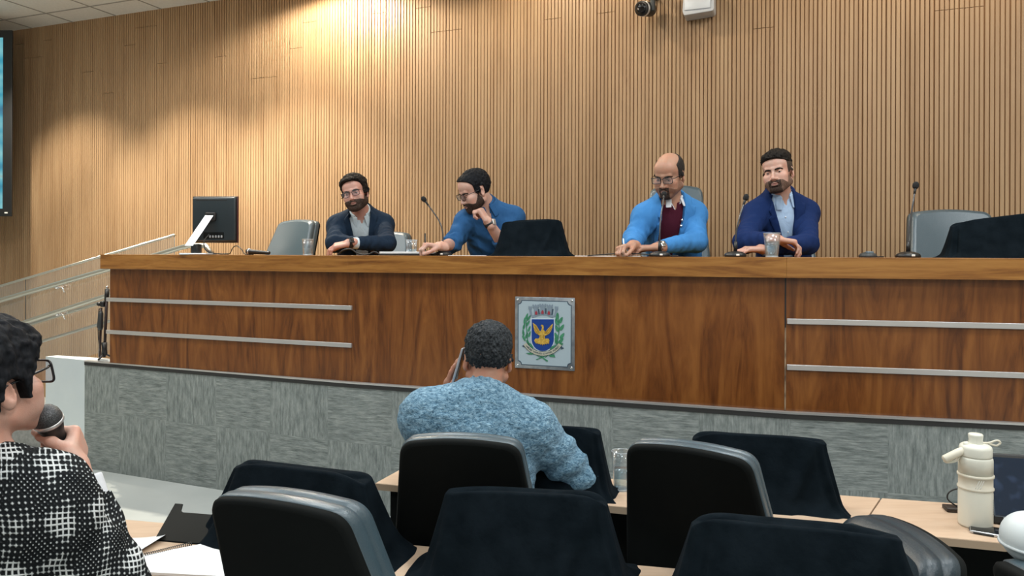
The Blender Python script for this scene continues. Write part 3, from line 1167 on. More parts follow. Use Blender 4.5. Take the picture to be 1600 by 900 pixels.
def P_ell(c, r, R=None):
    c = np.array(c, float); r = np.array(r, float)
    Rm = np.eye(3) if R is None else np.array(R, float)

    def f(X, Y, Z):
        x, y, z = X - c[0], Y - c[1], Z - c[2]
        q = [(Rm[0, i] * x + Rm[1, i] * y + Rm[2, i] * z) for i in range(3)]
        k0 = np.sqrt((q[0] / r[0]) ** 2 + (q[1] / r[1]) ** 2 + (q[2] / r[2]) ** 2) + 1e-9
        k1 = np.sqrt((q[0] / r[0] ** 2) ** 2 + (q[1] / r[1] ** 2) ** 2 + (q[2] / r[2] ** 2) ** 2) + 1e-9
        return k0 * (k0 - 1) / k1
    e = np.sqrt(((Rm * r[None, :]) ** 2).sum(1))
    return Prim(f, c - e, c + e)


def P_box(c, h, rad=0.0, R=None):
    c = np.array(c, float); h = np.array(h, float) - rad
    Rm = np.eye(3) if R is None else np.array(R, float)

    def f(X, Y, Z):
        x, y, z = X - c[0], Y - c[1], Z - c[2]
        q = [np.abs(Rm[0, i] * x + Rm[1, i] * y + Rm[2, i] * z) - h[i] for i in range(3)]
        o = np.sqrt(np.maximum(q[0], 0) ** 2 + np.maximum(q[1], 0) ** 2 + np.maximum(q[2], 0) ** 2)
        return o + np.minimum(np.maximum(np.maximum(q[0], q[1]), q[2]), 0) - rad
    e = np.sqrt(((np.abs(Rm) * (h + rad)[None, :]) ** 2).sum(1)) * 1.1
    return Prim(f, c - e * 1.2, c + e * 1.2)


def poly_sdf(px, py, pts):
    n = len(pts)
    d = np.full(np.broadcast(px, py).shape, 1e9, f32)
    s = np.ones(d.shape, f32)
    for i in range(n):
        ax, ay = pts[i]; bx, by = pts[i - 1]
        ex, ey = bx - ax, by - ay
        wx, wy = px - ax, py - ay
        t = np.clip((wx * ex + wy * ey) / (ex * ex + ey * ey + 1e-12), 0, 1)
        qx, qy = wx - ex * t, wy - ey * t
        d = np.minimum(d, qx * qx + qy * qy)
        c1 = py >= ay; c2 = py < by; c3 = ex * wy > ey * wx
        flip = (c1 & c2 & c3) | (~c1 & ~c2 & ~c3)
        s = np.where(flip, -s, s)
    return s * np.sqrt(d)


def vnoise(X, Y, Z, seed=0):
    X, Y, Z = np.broadcast_arrays(X, Y, Z)
    xi, yi, zi = np.floor(X).astype(np.int64), np.floor(Y).astype(np.int64), np.floor(Z).astype(np.int64)
    xf, yf, zf = X - xi, Y - yi, Z - zi
    u, v, w = (t * t * (3 - 2 * t) for t in (xf, yf, zf))

    def h(a, b, c):
        n = (a * 73856093) ^ (b * 19349663) ^ (c * 83492791) ^ (seed * 2654435)
        n = (n ^ (n >> 13)) * 1274126177
        n = n & 0xffffff
        return n.astype(f32) / f32(0xffffff)
    out = 0
    for a in (0, 1):
        for b in (0, 1):
            for c in (0, 1):
                out = out + h(xi + a, yi + b, zi + c) * (u if a else 1 - u) * (v if b else 1 - v) * (w if c else 1 - w)
    return out * 2 - 1


class Field:
    def __init__(s, xs, ys, zs):
        s.a = [np.array(t, f32) for t in (xs, ys, zs)]
        s.v = np.full(tuple(len(t) for t in s.a), 0.5, f32)

    def win(s, lo, hi, m):
        sl = []
        for i in range(3):
            i0 = int(np.searchsorted(s.a[i], lo[i] - m)); i1 = int(np.searchsorted(s.a[i], hi[i] + m))
            sl.append(slice(i0, i1))
        return tuple(sl)

    def grid(s, sl):
        return s.a[0][sl[0]][:, None, None], s.a[1][sl[1]][None, :, None], s.a[2][sl[2]][None, None, :]

    def op(s, kind, p, k=0.01):
        sl = s.win(p.lo, p.hi, k + .03)
        if any(t.stop <= t.start for t in sl): return s
        d = p.f(*s.grid(sl)).astype(f32)
        cur = s.v[sl]
        if kind == 'u': s.v[sl] = smin(cur, d, k)
        elif kind == 's': s.v[sl] = -smin(-cur, d, k)
        return s

    def run(s, ops):
        for kind, p, k in ops: s.op(kind, p, k)
        return s

    def copy(s):
        g = Field.__new__(Field); g.a = s.a; g.v = s.v.copy(); return g


def axis(*parts):
    """piecewise even spacing: (lo, hi, step) ..."""
    out = []
    for lo, hi, h in parts:
        if hi <= lo: continue
        n = max(1, int(round((hi - lo) / h)))
        out.append(np.linspace(lo, hi, n, endpoint=False))
    out.append([parts[-1][1]])
    return np.concatenate(out)


def fine_axis(lo, hi, zones, coarse):
    """coarse steps with finer zones [(a, b, h)]"""
    zones = sorted([(max(a, lo), min(b, hi), h) for a, b, h in zones if b > lo and a < hi])
    merged = []
    for z in zones:
        if merged and z[0] < merged[-1][1]:
            a, b, h = merged.pop()
            merged.append((a, max(b, z[1]), min(h, z[2])))
        else: merged.append(z)
    parts = []
    c = lo
    for a, b, h in merged:
        if a > c: parts.append((c, a, coarse))
        parts.append((a, b, h)); c = b
    if c < hi: parts.append((c, hi, coarse))
    return axis(*parts)


def surface_nets(fd):
    V = fd.v
    xs, ys, zs = fd.a
    V = V.copy()
    for ax in range(3):
        for e in (0, -1):
            i = [slice(None)] * 3; i[ax] = e
            V[tuple(i)] = np.maximum(V[tuple(i)], 1e-4)
    S = V < 0
    nx, ny, nz = V.shape
    cnt = np.zeros((nx - 1, ny - 1, nz - 1), np.uint8)
    for a in (0, 1):
        for b in (0, 1):
            for c in (0, 1):
                cnt += S[a:nx - 1 + a, b:ny - 1 + b, c:nz - 1 + c]
    act = (cnt > 0) & (cnt < 8)
    I, J, K = np.nonzero(act)
    n = len(I)
    if n == 0: return np.zeros((0, 3)), np.zeros((0, 4), int)
    idx = np.full(act.shape, -1, np.int32); idx[I, J, K] = np.arange(n)
    acc = np.zeros((n, 3)); num = np.zeros(n)
    cor = [(a, b, c) for a in (0, 1) for b in (0, 1) for c in (0, 1)]
    vals = {c: V[I + c[0], J + c[1], K + c[2]].astype(float) for c in cor}

    def pos(c): return np.stack([xs[I + c[0]], ys[J + c[1]], zs[K + c[2]]], 1).astype(float)
    for c in cor:
        for ax in range(3):
            if c[ax] == 0:
                e = list(c); e[ax] = 1; e = tuple(e)
                va, vb = vals[c], vals[e]
                m = (va < 0) != (vb < 0)
                t = np.where(m, va / np.where(m, va - vb, 1), 0)
                p = pos(c) * (1 - t)[:, None] + pos(e) * t[:, None]
                acc += p * m[:, None]; num += m
    verts = acc / num[:, None]
    quads = []
    for ax in range(3):
        sl0 = [slice(1, -1)] * 3; sl1 = [slice(1, -1)] * 3
        sl0[ax] = slice(0, -1); sl1[ax] = slice(1, None)
        A, B = S[tuple(sl0)], S[tuple(sl1)]
        for inside_first in (True, False):
            m = (A & ~B) if inside_first else (~A & B)
            i, j, k = np.nonzero(m)
            o = [i, j, k]
            for q in range(3):
                if q != ax: o[q] = o[q] + 1
            u, w = [(1, 2), (2, 0), (0, 1)][ax]

            def cell(du, dw):
                c = [o[0].copy(), o[1].copy(), o[2].copy()]
                c[u] = c[u] + du; c[w] = c[w] + dw
                return idx[c[0], c[1], c[2]]
            q = np.stack([cell(-1, -1), cell(0, -1), cell(0, 0), cell(-1, 0)], 1)
            if not inside_first: q = q[:, ::-1]
            quads.append(q)
    Q = np.concatenate(quads)
    Q = Q[(Q >= 0).all(1)]
    return verts, Q


def keep_big(verts, Q, frac=0.02, only=False):
    """drop stray crumbs"""
    n = len(verts)
    lab = np.arange(n)
    e = np.concatenate([Q[:, [0, 1]], Q[:, [1, 2]], Q[:, [2, 3]]])
    while True:
        m = np.minimum(lab[e[:, 0]], lab[e[:, 1]])
        new = lab.copy()
        np.minimum.at(new, e[:, 0], m); np.minimum.at(new, e[:, 1], m)
        new = new[new]
        if (new == lab).all(): break
        lab = new
    u, c = np.unique(lab, return_counts=True)
    good = u[c >= (c.max() if only else max(12, frac * c.max()))]
    ok = np.isin(lab, good)
    mp = np.cumsum(ok) - 1
    Q = Q[ok[Q[:, 0]]]
    return verts[ok], mp[Q]


def net_obj(name, fd, m, parent, xf=None, smooth_it=1, only=True):
    v, q = surface_nets(fd)
    if len(v) == 0:
        print('EMPTY', name); return None
    v, q = keep_big(v, q, only=only)
    for _ in range(smooth_it):           # one light relaxing pass
        acc = np.zeros_like(v); c = np.zeros(len(v))
        for a, b in ((0, 1), (1, 2), (2, 3), (3, 0)):
            np.add.at(acc, q[:, a], v[q[:, b]]); np.add.at(c, q[:, a], 1)
            np.add.at(acc, q[:, b], v[q[:, a]]); np.add.at(c, q[:, b], 1)
        v = v * .5 + acc / c[:, None] * .5
    if xf is not None: v = xf(v)
    v = v - np.array(parent_world(parent))
    me = bpy.data.meshes.new(name)
    me.vertices.add(len(v)); me.vertices.foreach_set('co', v.astype(f32).ravel())
    me.loops.add(len(q) * 4); me.loops.foreach_set('vertex_index', q.astype(np.int32).ravel())
    me.polygons.add(len(q)); me.polygons.foreach_set('loop_start', np.arange(0, len(q) * 4, 4, dtype=np.int32))
    me.polygons.foreach_set('loop_total', np.full(len(q), 4, np.int32))
    me.polygons.foreach_set('use_smooth', np.ones(len(q), bool))
    me.update(calc_edges=True); me.validate()
    me.materials.append(m)
    o = bpy.data.objects.new(name, me)
    link(o, parent)
    return o


def parent_world(p):
    v = Vector((0, 0, 0))
    while p is not None:
        v = v + p.location; p = p.parent
    return v


def rot(yaw, pitch, roll):
    """degrees; 0,0,0 looks along -y. pitch > 0 looks down"""
    return np.array((Matrix.Rotation(math.radians(yaw), 3, 'Z') @ Matrix.Rotation(math.radians(pitch), 3, 'X') @ Matrix.Rotation(math.radians(roll), 3, 'Y')))


def xform(p, R, c, s):
    """a head-space primitive placed in the world"""
    R = np.array(R); c = np.array(c, float)

    def f(X, Y, Z):
        x, y, z = X - c[0], Y - c[1], Z - c[2]
        q = [(R[0, i] * x + R[1, i] * y + R[2, i] * z) / s for i in range(3)]
        return p.f(*q) * s
    cs = np.array([[(p.lo, p.hi)[a][0], (p.lo, p.hi)[b][1], (p.lo, p.hi)[d][2]] for a in (0, 1) for b in (0, 1) for d in (0, 1)])
    w = (cs * s) @ R.T + c
    return Prim(f, w.min(0), w.max(0))


# ------------------------------------------------------------------ head: x to the person's left, -y forward, z up, origin between the eyes
def head_ops(st):
    jw = st.get('jaw', 1.0); lid = st.get('lid', 0.003); nose = st.get('nose', 1.0); fat = st.get('fat', 0.0)
    U = []
    u = lambda p, k=.012: U.append(('u', p, k))
    sb = lambda p, k=.006: U.append(('s', p, k))
    u(P_ell((0, .020, .034), (.0755, .096, .086)))
    u(P_ell((0, -.040, .046), (.063, .044, .050)), .02)
    u(P_ell((0, -.030, -.030), (.060 + fat, .055, .072)), .02)
    for s in (-1, 1):
        u(P_cone((s * .053 * jw, .004, -.058), (s * .022 * jw, -.064, -.094), .022 + fat, .019), .022)
        u(P_ell((s * .043, -.056, -.026), (.024, .024, .021)), .018)
        u(P_ell((s * .038, -.058, -.055), (.022, .022, .03)), .018)
    u(P_ell((0, -.073, -.098), (.025, .019, .018)), .014)
    u(P_cone((-.036, -.070, .021), (0, -.079, .018), .0105, .009), .010)
    u(P_cone((.036, -.070, .021), (0, -.079, .018), .0105, .009), .010)
    u(P_ell((0, -.071, -.062), (.031, .022, .026)), .015)
    for s in (-1, 1):
        sb(P_ell((s * .0315, -.087, .000), (.0175, .013, .0105)), .010)
    # nose
    u(P_cone((0, -.079, .010), (0, -.099 - .004 * nose, -.034), .0075, .0095 * nose), .008)
    u(P_ell((0, -.101, -.037), (.0105 * nose, .010, .0085)), .006)
    for s in (-1, 1):
        u(P_ell((s * .0125, -.090, -.039), (.0085, .011, .0075)), .006)
        sb(P_ell((s * .006, -.098, -.0475), (.0035, .005, .004)), .003)
    # lips and the line between them
    u(P_ell((0, -.091, -.0605), (.022, .007, .0045)), .006)
    u(P_ell((0, -.0895, -.0730), (.019, .0078, .0055)), .006)
    sb(P_ell((0, -.101, -.0665), (.026, .012, .0016)), .003)
    sb(P_ell((0, -.094, -.084), (.018, .008, .005)), .006)
    # eyelids round the eyeballs (a lower lid, and an upper lid that closes down to 'lid')
    for s in (-1, 1):
        c = np.array((s * .0315, -.0685, .0005))

        def lidf(X, Y, Z, c=c):
            d = np.sqrt((X - c[0]) ** 2 + (Y - c[1]) ** 2 + (Z - c[2]) ** 2) - .0135
            up = (c[2] + lid) - Z - .12 * (Y - c[1] + .0135)
            lo = Z - (c[2] - .0055)
            return np.maximum(d, np.minimum(up, lo))
        u(Prim(lidf, c - .0135, c + .0135), .0025)
    # ears
    for s in (-1, 1):
        Re = np.array(Matrix.Rotation(math.radians(24 * s), 3, 'Z') @ Matrix.Rotation(math.radians(-12), 3, 'X'))
        u(P_ell((s * .0775, .016, -.010), (.0070, .0175, .0310), Re), .006)
        u(P_ell((s * .0745, .010, -.034), (.0065, .0095, .0105), Re), .005)
        sb(P_ell((s * .0850, .010, -.008), (.0055, .0095, .0190), Re), .003)
    return U


def hand_ops(wr, f, n, side, curl=(25, 30, 20), spread=1.0, thumb=(.55, .75, .25), tcurl=20, s=1.0, fcurl=None, k=.0055):
    """wrist point, finger direction f, palm normal n (the way the palm faces), side = +1/-1 picks the thumb side along cross(f, n)"""
    wr = np.array(wr, float); f = np.array(f, float); f /= np.linalg.norm(f)
    n = np.array(n, float); n = n - f * (n @ f); n /= np.linalg.norm(n)
    t = np.cross(f, n) * side
    U = []
    R = np.stack([t, f, n], 1)
    U.append(('u', P_cone(wr - f * .03 * s, wr + f * .012 * s, .0265 * s, .025 * s), .012))
    U.append(('u', P_box(wr + f * .052 * s, np.array((.041, .050, .0140)) * s, .0135 * s, R), .014))
    U.append(('u', P_ell(wr + f * .030 * s + t * .026 * s + n * .008 * s, np.array((.018, .030, .015)) * s, R), .010))
    tips = []
    offs = (.0315, .0105, -.0105, -.0300); lens = ((.043, .026, .020), (.047, .030, .021), (.044, .028, .021), (.035, .021, .018)); rad = (.0094, .0096, .0092, .0082)
    for i in range(4):
        b = wr + f * (.093 - .006 * abs(i - 1)) * s + t * offs[i] * s - n * .001 * s
        ang = 0
        dirt = (offs[i] / .0315) * .10 * spread
        cc = curl if fcurl is None else fcurl[i]
        p = b
        for j in range(3):
            ang += math.radians(cc[j])
            d = f * math.cos(ang) + n * math.sin(ang) + t * dirt * math.cos(ang)
            d /= np.linalg.norm(d)
            q = p + d * lens[i][j] * s
            r0 = rad[i] * s * (1 - .08 * j); r1 = rad[i] * s * (1 - .08 * (j + 1))
            U.append(('u', P_cone(p, q, r0, r1), k if j else .008))
            p = q
        tips.append(p)
    p = wr + f * .022 * s + t * .034 * s + n * .006 * s
    d = f * thumb[0] + t * thumb[1] + n * thumb[2]; d /= np.linalg.norm(d)
    ang = math.radians(tcurl)
    for j, (l, r0, r1) in enumerate(((.040, .0145, .0118), (.033, .0115, .0104), (.027, .0104, .0085))):
        q = p + d * l * s
        U.append(('u', P_cone(p, q, r0 * s, r1 * s), .007))
        p = q
        d = d * math.cos(ang) + (f * .75 - t * .5 + n * .2) * math.sin(ang); d /= np.linalg.norm(d)
    tips.append(p)
    return U, tips


def frame(J):
    P, Nk, SA, SB = (np.array(J[k], float) for k in ('pelvis', 'neck', 'SA', 'SB'))
    u = Nk - P; u /= np.linalg.norm(u)
    r = SB - SA; r = r - u * (r @ u); r /= np.linalg.norm(r)
    f = np.cross(r, u)
    return P, Nk, u, r, f


def torso_ops(J, e=0.0, sh=0.0, belly=0.0, sx=1.0):
    P, Nk, u, r, f = frame(J)
    R = np.stack([r, f, u], 1)
    at = lambda t: P + (Nk - P) * t
    L = np.linalg.norm(Nk - P)
    SA, SB = np.array(J['SA'], float), np.array(J['SB'], float)
    mid = (SA + SB) / 2
    o = []
    o.append(('u', P_ell(P + u * .02, (.165 * sx + e, .12 + e, .13 + e), R), .05))
    o.append(('u', P_ell(at(.36) + f * (.012 + belly * .5), (.150 * sx + e, .108 + belly + e, .17 + e), R), .06))
    o.append(('u', P_ell(at(.66) + f * .010, (.170 * sx + e, .112 + e, .175 + e), R), .06))
    o.append(('u', P_ell(at(.86), (.150 * sx + e, .085 + e, .095 + e), R), .05))
    for S in (SA, SB):
        o.append(('u', P_cone(Nk + u * .015 - f * .012, S + u * .012, .052 + e, .050 + e + sh), .04))
        o.append(('u', P_ell(S, (.060 + e + sh, .060 + e, .062 + e + sh), R), .03))
    return o


def arm_ops(S, E, Wr, e=0.0, end=1.0, e2=None, cap=True):
    S, E, Wr = (np.array(t, float) for t in (S, E, Wr))
    e2 = e if e2 is None else e2
    o = [('u', P_cone(S, E, .054 + e, .043 + e), .03)]
    if end > 0:
        T = E + (Wr - E) * end
        o.append(('u', P_cone(E, T, .043 + e, (.043 + (.028 - .043) * end) + e2, capb=cap), .018))
    return o


def leg_ops(J, e=0.0):
    P, Nk, u, r, f = frame(J)
    o = []
    fl = np.array((f[0], f[1], 0)); fl /= np.linalg.norm(fl)
    rl = np.array((r[0], r[1], 0)); rl /= np.linalg.norm(rl)
    zf = J['floor']
    for s in (-1, 1):
        h = P + rl * s * .095 - np.array((0, 0, .03))
        k = P + fl * .38 + rl * s * .13 + np.array((0, 0, -.02))
        a = np.array((k[0], k[1], zf + .09)) - fl * .03
        o.append(('u', P_cone(h, k, .080 + e, .058 + e), .03))
        o.append(('u', P_cone(k, a, .055 + e, .038 + e), .02))
        if e == 0:
            o.append(('u', P_cone(a - np.array((0, 0, .045)), a + fl * .15 - np.array((0, 0, .055)), .042, .034), .02))
    return o


# ------------------------------------------------------------------ materials for people
def skin_mat(name, c, rough=.48):
    c2 = tuple(min(1, x * y) for x, y in zip(c, (1.10, .93, .88)))
    return mat(name, c, rough, col2=c2, scale=(26, 26, 26), sss=.12, bump=.0004, bscale=(500, 500, 500))


def cloth_mat(name, c, c2=None, fold=.010, weave=900, rough=.85, fs=(7, 7, 4), sheen=0.0):
    """woven cloth: soft creases and a fine weave"""
    m, nt, b = new_mat(name)
    L = nt.links.new
    tc = N(nt, 'ShaderNodeTexCoord')
    mp = N(nt, 'ShaderNodeMapping'); mp.inputs['Scale'].default_value = fs; L(tc.outputs['Object'], mp.inputs[0])
    n1 = N(nt, 'ShaderNodeTexNoise'); n1.inputs['Scale'].default_value = 1.6; n1.inputs['Detail'].default_value = 2.0; n1.inputs['Distortion'].default_value = 1.3
    L(mp.outputs[0], n1.inputs['Vector'])
    n2 = N(nt, 'ShaderNodeTexNoise'); n2.inputs['Scale'].default_value = weave; n2.inputs['Detail'].default_value = 1
    L(tc.outputs['Object'], n2.inputs['Vector'])
    r = ramp(nt, [(.3, c), (.7, c2 or tuple(x * 1.12 for x in c))])
    L(n2.outputs['Fac'], r.inputs[0]); L(r.outputs[0], b.inputs['Base Color'])
    b1 = N(nt, 'ShaderNodeBump'); b1.inputs['Distance'].default_value = fold; b1.inputs['Strength'].default_value = 1.0
    L(n1.outputs['Fac'], b1.inputs['Height'])
    b2 = N(nt, 'ShaderNodeBump'); b2.inputs['Distance'].default_value = .0004; b2.inputs['Strength'].default_value = .6
    L(n2.outputs['Fac'], b2.inputs['Height']); L(b1.outputs[0], b2.inputs['Normal']); L(b2.outputs[0], b.inputs['Normal'])
    b.inputs['Roughness'].default_value = rough
    b.inputs['Specular IOR Level'].default_value = .2
    if sheen: b.inputs['Sheen Weight'].default_value = sheen
    return m


def hair_mat(name, c, c2, scale=(120, 120, 30)):
    return mat(name, c, .72, col2=c2, scale=scale, bump=.0022, spec=.14)


# ------------------------------------------------------------------ parts carried by a head
class Head:
    def __init__(s, c, R, sc, st):
        s.c, s.R, s.s, s.st = np.array(c, float), R, sc, st
        s.ops = head_ops(st)

    def world_ops(s): return [(k, xform(p, s.R, s.c, s.s), kk * s.s) for k, p, kk in s.ops]

    def pt(s, p): return s.c + (np.array(p, float) * s.s) @ s.R.T

    def xf(s, v): return s.c + (v * s.s) @ s.R.T

    def local_field(s, h=.003, lo=(-.115, -.13, -.16), hi=(.115, .15, .16)):
        fd = Field(*[np.arange(lo[i], hi[i] + h, h) for i in range(3)])
        return fd.run(s.ops)

    def add_eyes(s, par, look=(0, 0)):
        e_m, i_m = M['eye_white'], s.st.get('iris', M['iris'])
        for sg in (-1, 1):
            c = np.array((sg * .0315, -.0685, .0005))
            mb = MB(); mb.ball(c, .0124, 18, 12)
            mb.v = [Vector(s.xf(np.array(v))) - parent_world(par) for v in mb.v]
            eo = mb.build('eye', e_m, par)
            mb = MB(); d = np.array((look[0], -1, look[1])); d = d / np.linalg.norm(d)
            mb.ball(c + d * .0085, .0056, 14, 10)
            mb.v = [Vector(s.xf(np.array(v))) - parent_world(par) for v in mb.v]
            mb.build('iris', i_m, eo)

    def add_brows(s, par, m, th=.0035, ang=0.0, dz=.0):
        for sg in (-1, 1):
            pts = [(sg * .013, -.0875, .0125 - ang * .3 + dz), (sg * .027, -.0855, .0150 + dz), (sg * .040, -.0770, .0155 + ang * .2 + dz), (sg * .050, -.065, .0105 + dz)]
            mb = MB(); mb.tube(catmull(pts, 5), [th * (.8 + .5 * math.sin(PI * min(1, i / 15 + .15))) for i in range(16)], 8)
            mb.v = [Vector(s.xf(np.array(v))) - parent_world(par) for v in mb.v]
            mb.build('eyebrow', m, par)

    def add_lips(s, par, m):
        mb = MB(); mb.ball((0, -.0930, -.0625), (.0200, .0056, .0026), 20, 10); mb.ball((0, -.0920, -.0710), (.0180, .0058, .0036), 20, 10)
        mb.v = [Vector(s.xf(np.array(v))) - parent_world(par) for v in mb.v]
        mb.build('lips', m, par)

    def add_region(s, name, m, par, region, t=.003, noise=(0, 1), h=.003, base=None, extra=None, only=True, seed=1):
        """a layer t thick on the head inside region(X, Y, Z) < 0"""
        fd = s.local_field(h)
        X, Y, Z = fd.grid((slice(None),) * 3)
        v = fd.v.copy()
        if extra is not None:
            g = Field(fd.a[0], fd.a[1], fd.a[2]); g.run(extra); v = smin(v, g.v, .012)
        tt = t(X, Y, Z) if callable(t) else t
        v = v - tt
        if noise[0]:
            am, fr = noise
            v = v + am * (vnoise(X * fr, Y * fr, Z * fr, seed) + .5 * vnoise(X * fr * 2.1, Y * fr * 2.1, Z * fr * 2.1, seed + 9))
        fd.v = -smin(-v, -np.broadcast_to(region(X, Y, Z), v.shape), .004).astype(f32)
        return net_obj(name, fd, m, par, s.xf, only=only)

    def add_glasses(s, par, m, w=.026, h=.018, sq=4.0, r=.0016, dz=-.002, lens=True):
        go = None
        y0 = -.0985
        rims = MB()
        for sg in (-1, 1):
            pts = []
            for k in range(32):
                a = 2 * PI * k / 32
                ca, sa = math.cos(a), math.sin(a)
                x = abs(ca) ** (2 / sq) * (1 if ca > 0 else -1) * w
                z = abs(sa) ** (2 / sq) * (1 if sa > 0 else -1) * h
                pts.append((sg * .0335 + x, y0 + .10 * abs(sg * .0335 + x) ** 1.0 * .25, dz + z))
            rims.tube(pts, r, 8, closed=True)
            xo = sg * (.0335 + w)
            rims.tube([(xo, y0 + .006, dz + h * .55), (sg * .071, y0 + .018, dz + h * .55), (sg * .0785, -.03, dz + h * .5), (sg * .0790, .012, dz + h * .42), (sg * .078, .032, dz - .012)], r, 8)
        rims.tube([(-.0335 + w, y0 + .001, dz + .006), (0, y0 - .002, dz + .009), (.0335 - w, y0 + .001, dz + .006)], r, 8)
        rims.v = [Vector(s.xf(np.array(v))) - parent_world(par) for v in rims.v]
        go = rims.build('spectacles', m, par)
        if lens:
            for sg in (-1, 1):
                mb = MB()
                pts = []
                for k in range(24):
                    a = 2 * PI * k / 24
                    ca, sa = math.cos(a), math.sin(a)
                    x = sg * .0335 + abs(ca) ** (2 / sq) * (1 if ca > 0 else -1) * w * .97
                    z = dz + abs(sa) ** (2 / sq) * (1 if sa > 0 else -1) * h * .97
                    pts.append((x, y0 + .025 * abs(x), z))
                mb.add(pts, [tuple(range(24))])
                mb.v = [Vector(s.xf(np.array(v))) - parent_world(par) for v in mb.v]
                mb.build('spectacle_lens', M['lens'], go)
        return go


M['eye_white'] = mat('eye_white', (.40, .37, .34), .3)
M['iris'] = mat('iris_brown', (.022, .012, .007), .15)


def side_poly(pts):
    """region given in the side view (y, z), all x"""
    return lambda X, Y, Z: poly_sdf(Y + 0 * X, Z + 0 * X, pts)


def wrist_ring(name, wr, E, par, m, r, wdt, face=None, dirv=None):
    """band round a wrist"""
    wr, E = Vector(wr), Vector(E)
    ax = (wr - E).normalized()
    q = ax.to_track_quat('Z', 'Y').to_matrix().to_4x4()
    mb = MB()
    Mx = Matrix.Translation(wr - parent_world(par)) @ q
    mb.lathe([(r - .002, -wdt / 2), (r + .0015, -wdt / 2), (r + .002, 0), (r + .0015, wdt / 2), (r - .002, wdt / 2), (r - .002, -wdt / 2)], 28, Mx, cap=False)
    o = mb.build(name, m, par)
    if face is not None:
        d = Vector(dirv); d = (d - ax * d.dot(ax)).normalized()
        mb = MB()
        q2 = d.to_track_quat('Z', 'Y').to_matrix().to_4x4()
        mb.rbox((-.017, -.019, -.003), (.017, .019, .006), .006, 3, Matrix.Translation(wr + d * (r + .002) - parent_world(par)) @ q2)
        mb.build('watch_case', face, o)
    return o


def build_person(name_label, J, head, body_m, hands=(), cat='person', group=None, bare=None, legs=True, trouser=None, h_body=.0042, h_head=.0028, hz=.0034, neck_r=.056, torso_kw=None, hand_zone=()):
    """one continuous body mesh; returns the Empty"""
    torso_kw = torso_kw or {}
    P = np.array(J['pelvis'], float)
    o = empty('person', (P[0], P[1], J['floor']), 0, name_label, cat, group)
    ops = []
    ops += head.world_ops()
    Pp, Nk, u, r, f = frame(J)
    hb = head.pt((0, .030, -.055))
    ops.append(('u', P_cone(hb, Nk + u * .01 - f * .005, neck_r - .002, neck_r + .004), .016))
    ops.append(('u', P_cone(Nk + u * .03 - f * .012, Nk - u * .03 - f * .01, .055, .075), .03))
    ops += torso_ops(J, **torso_kw)
    ops += arm_ops(J['SA'], J['EA'], J['WA'], cap=False) + arm_ops(J['SB'], J['EB'], J['WB'], cap=False)
    ops += leg_ops(J)
    for hops in hands: ops += hops
    lo = np.min([p.lo for _, p, _ in ops], 0) - .02; hi = np.max([p.hi for _, p, _ in ops], 0) + .02
    lo[2] = max(lo[2], J['floor'] - .001)
    hw = [head.world_ops()[i][1] for i in range(len(head.ops))]
    hlo = np.min([p.lo for p in hw], 0) - .006; hhi = np.max([p.hi for p in hw], 0) + .006
    ax = []
    for i in range(3):
        z = [(hlo[i], hhi[i], h_head)]
        for hp in hands:
            a = np.min([p.lo for _, p, _ in hp], 0)[i] - .006; b = np.max([p.hi for _, p, _ in hp], 0)[i] + .006
            z.append((a, b, hz))
        ax.append(fine_axis(lo[i], hi[i], z, .0085))
    fd = Field(*ax)
    fd.run(ops)
    net_obj('body', fd, body_m, o, smooth_it=1)
    print('body', [len(t) for t in ax])
    return o


def cloth_field(ops, h=.006, pad=.02):
    lo = np.min([p.lo for _, p, _ in ops], 0) - pad; hi = np.max([p.hi for _, p, _ in ops], 0) + pad
    fd = Field(*[np.arange(lo[i], hi[i] + h, h) for i in range(3)])
    fd.run(ops)
    return fd


def torso_coords(J, fd):
    P, Nk, u, r, f = frame(J)
    X, Y, Z = fd.grid((slice(None),) * 3)
    x, y, z = X - Nk[0], Y - Nk[1], Z - Nk[2]
    return tuple((x * a[0] + y * a[1] + z * a[2]) for a in (r, u, f))


def cut_front(fd, J, poly, f0=0.0, k=.006):
    """open the front: remove a prism given in torso front view (r, u), forward of f0"""
    rr, uu, ff = torso_coords(J, fd)
    d = np.maximum(poly_sdf(rr, uu, poly), -(ff - f0)).astype(f32)
    fd.v = -smin(-fd.v, d, k)


def keep_where(fd, d, k=.004):
    fd.v = -smin(-fd.v, -d.astype(f32), k)


def lapels(fd, J, polys, m, par, t=.006, name='lapel', V=None):
    rr, uu, ff = torso_coords(J, fd)
    for poly in polys:
        g = fd.copy()
        g.v = np.maximum(g.v - t, np.maximum(poly_sdf(rr, uu, poly), -(ff - .01))).astype(f32)
        if V is not None: g.v = np.maximum(g.v, np.minimum(-poly_sdf(rr, uu, V), ff + 9)).astype(f32)
        net_obj(name, g, m, par)


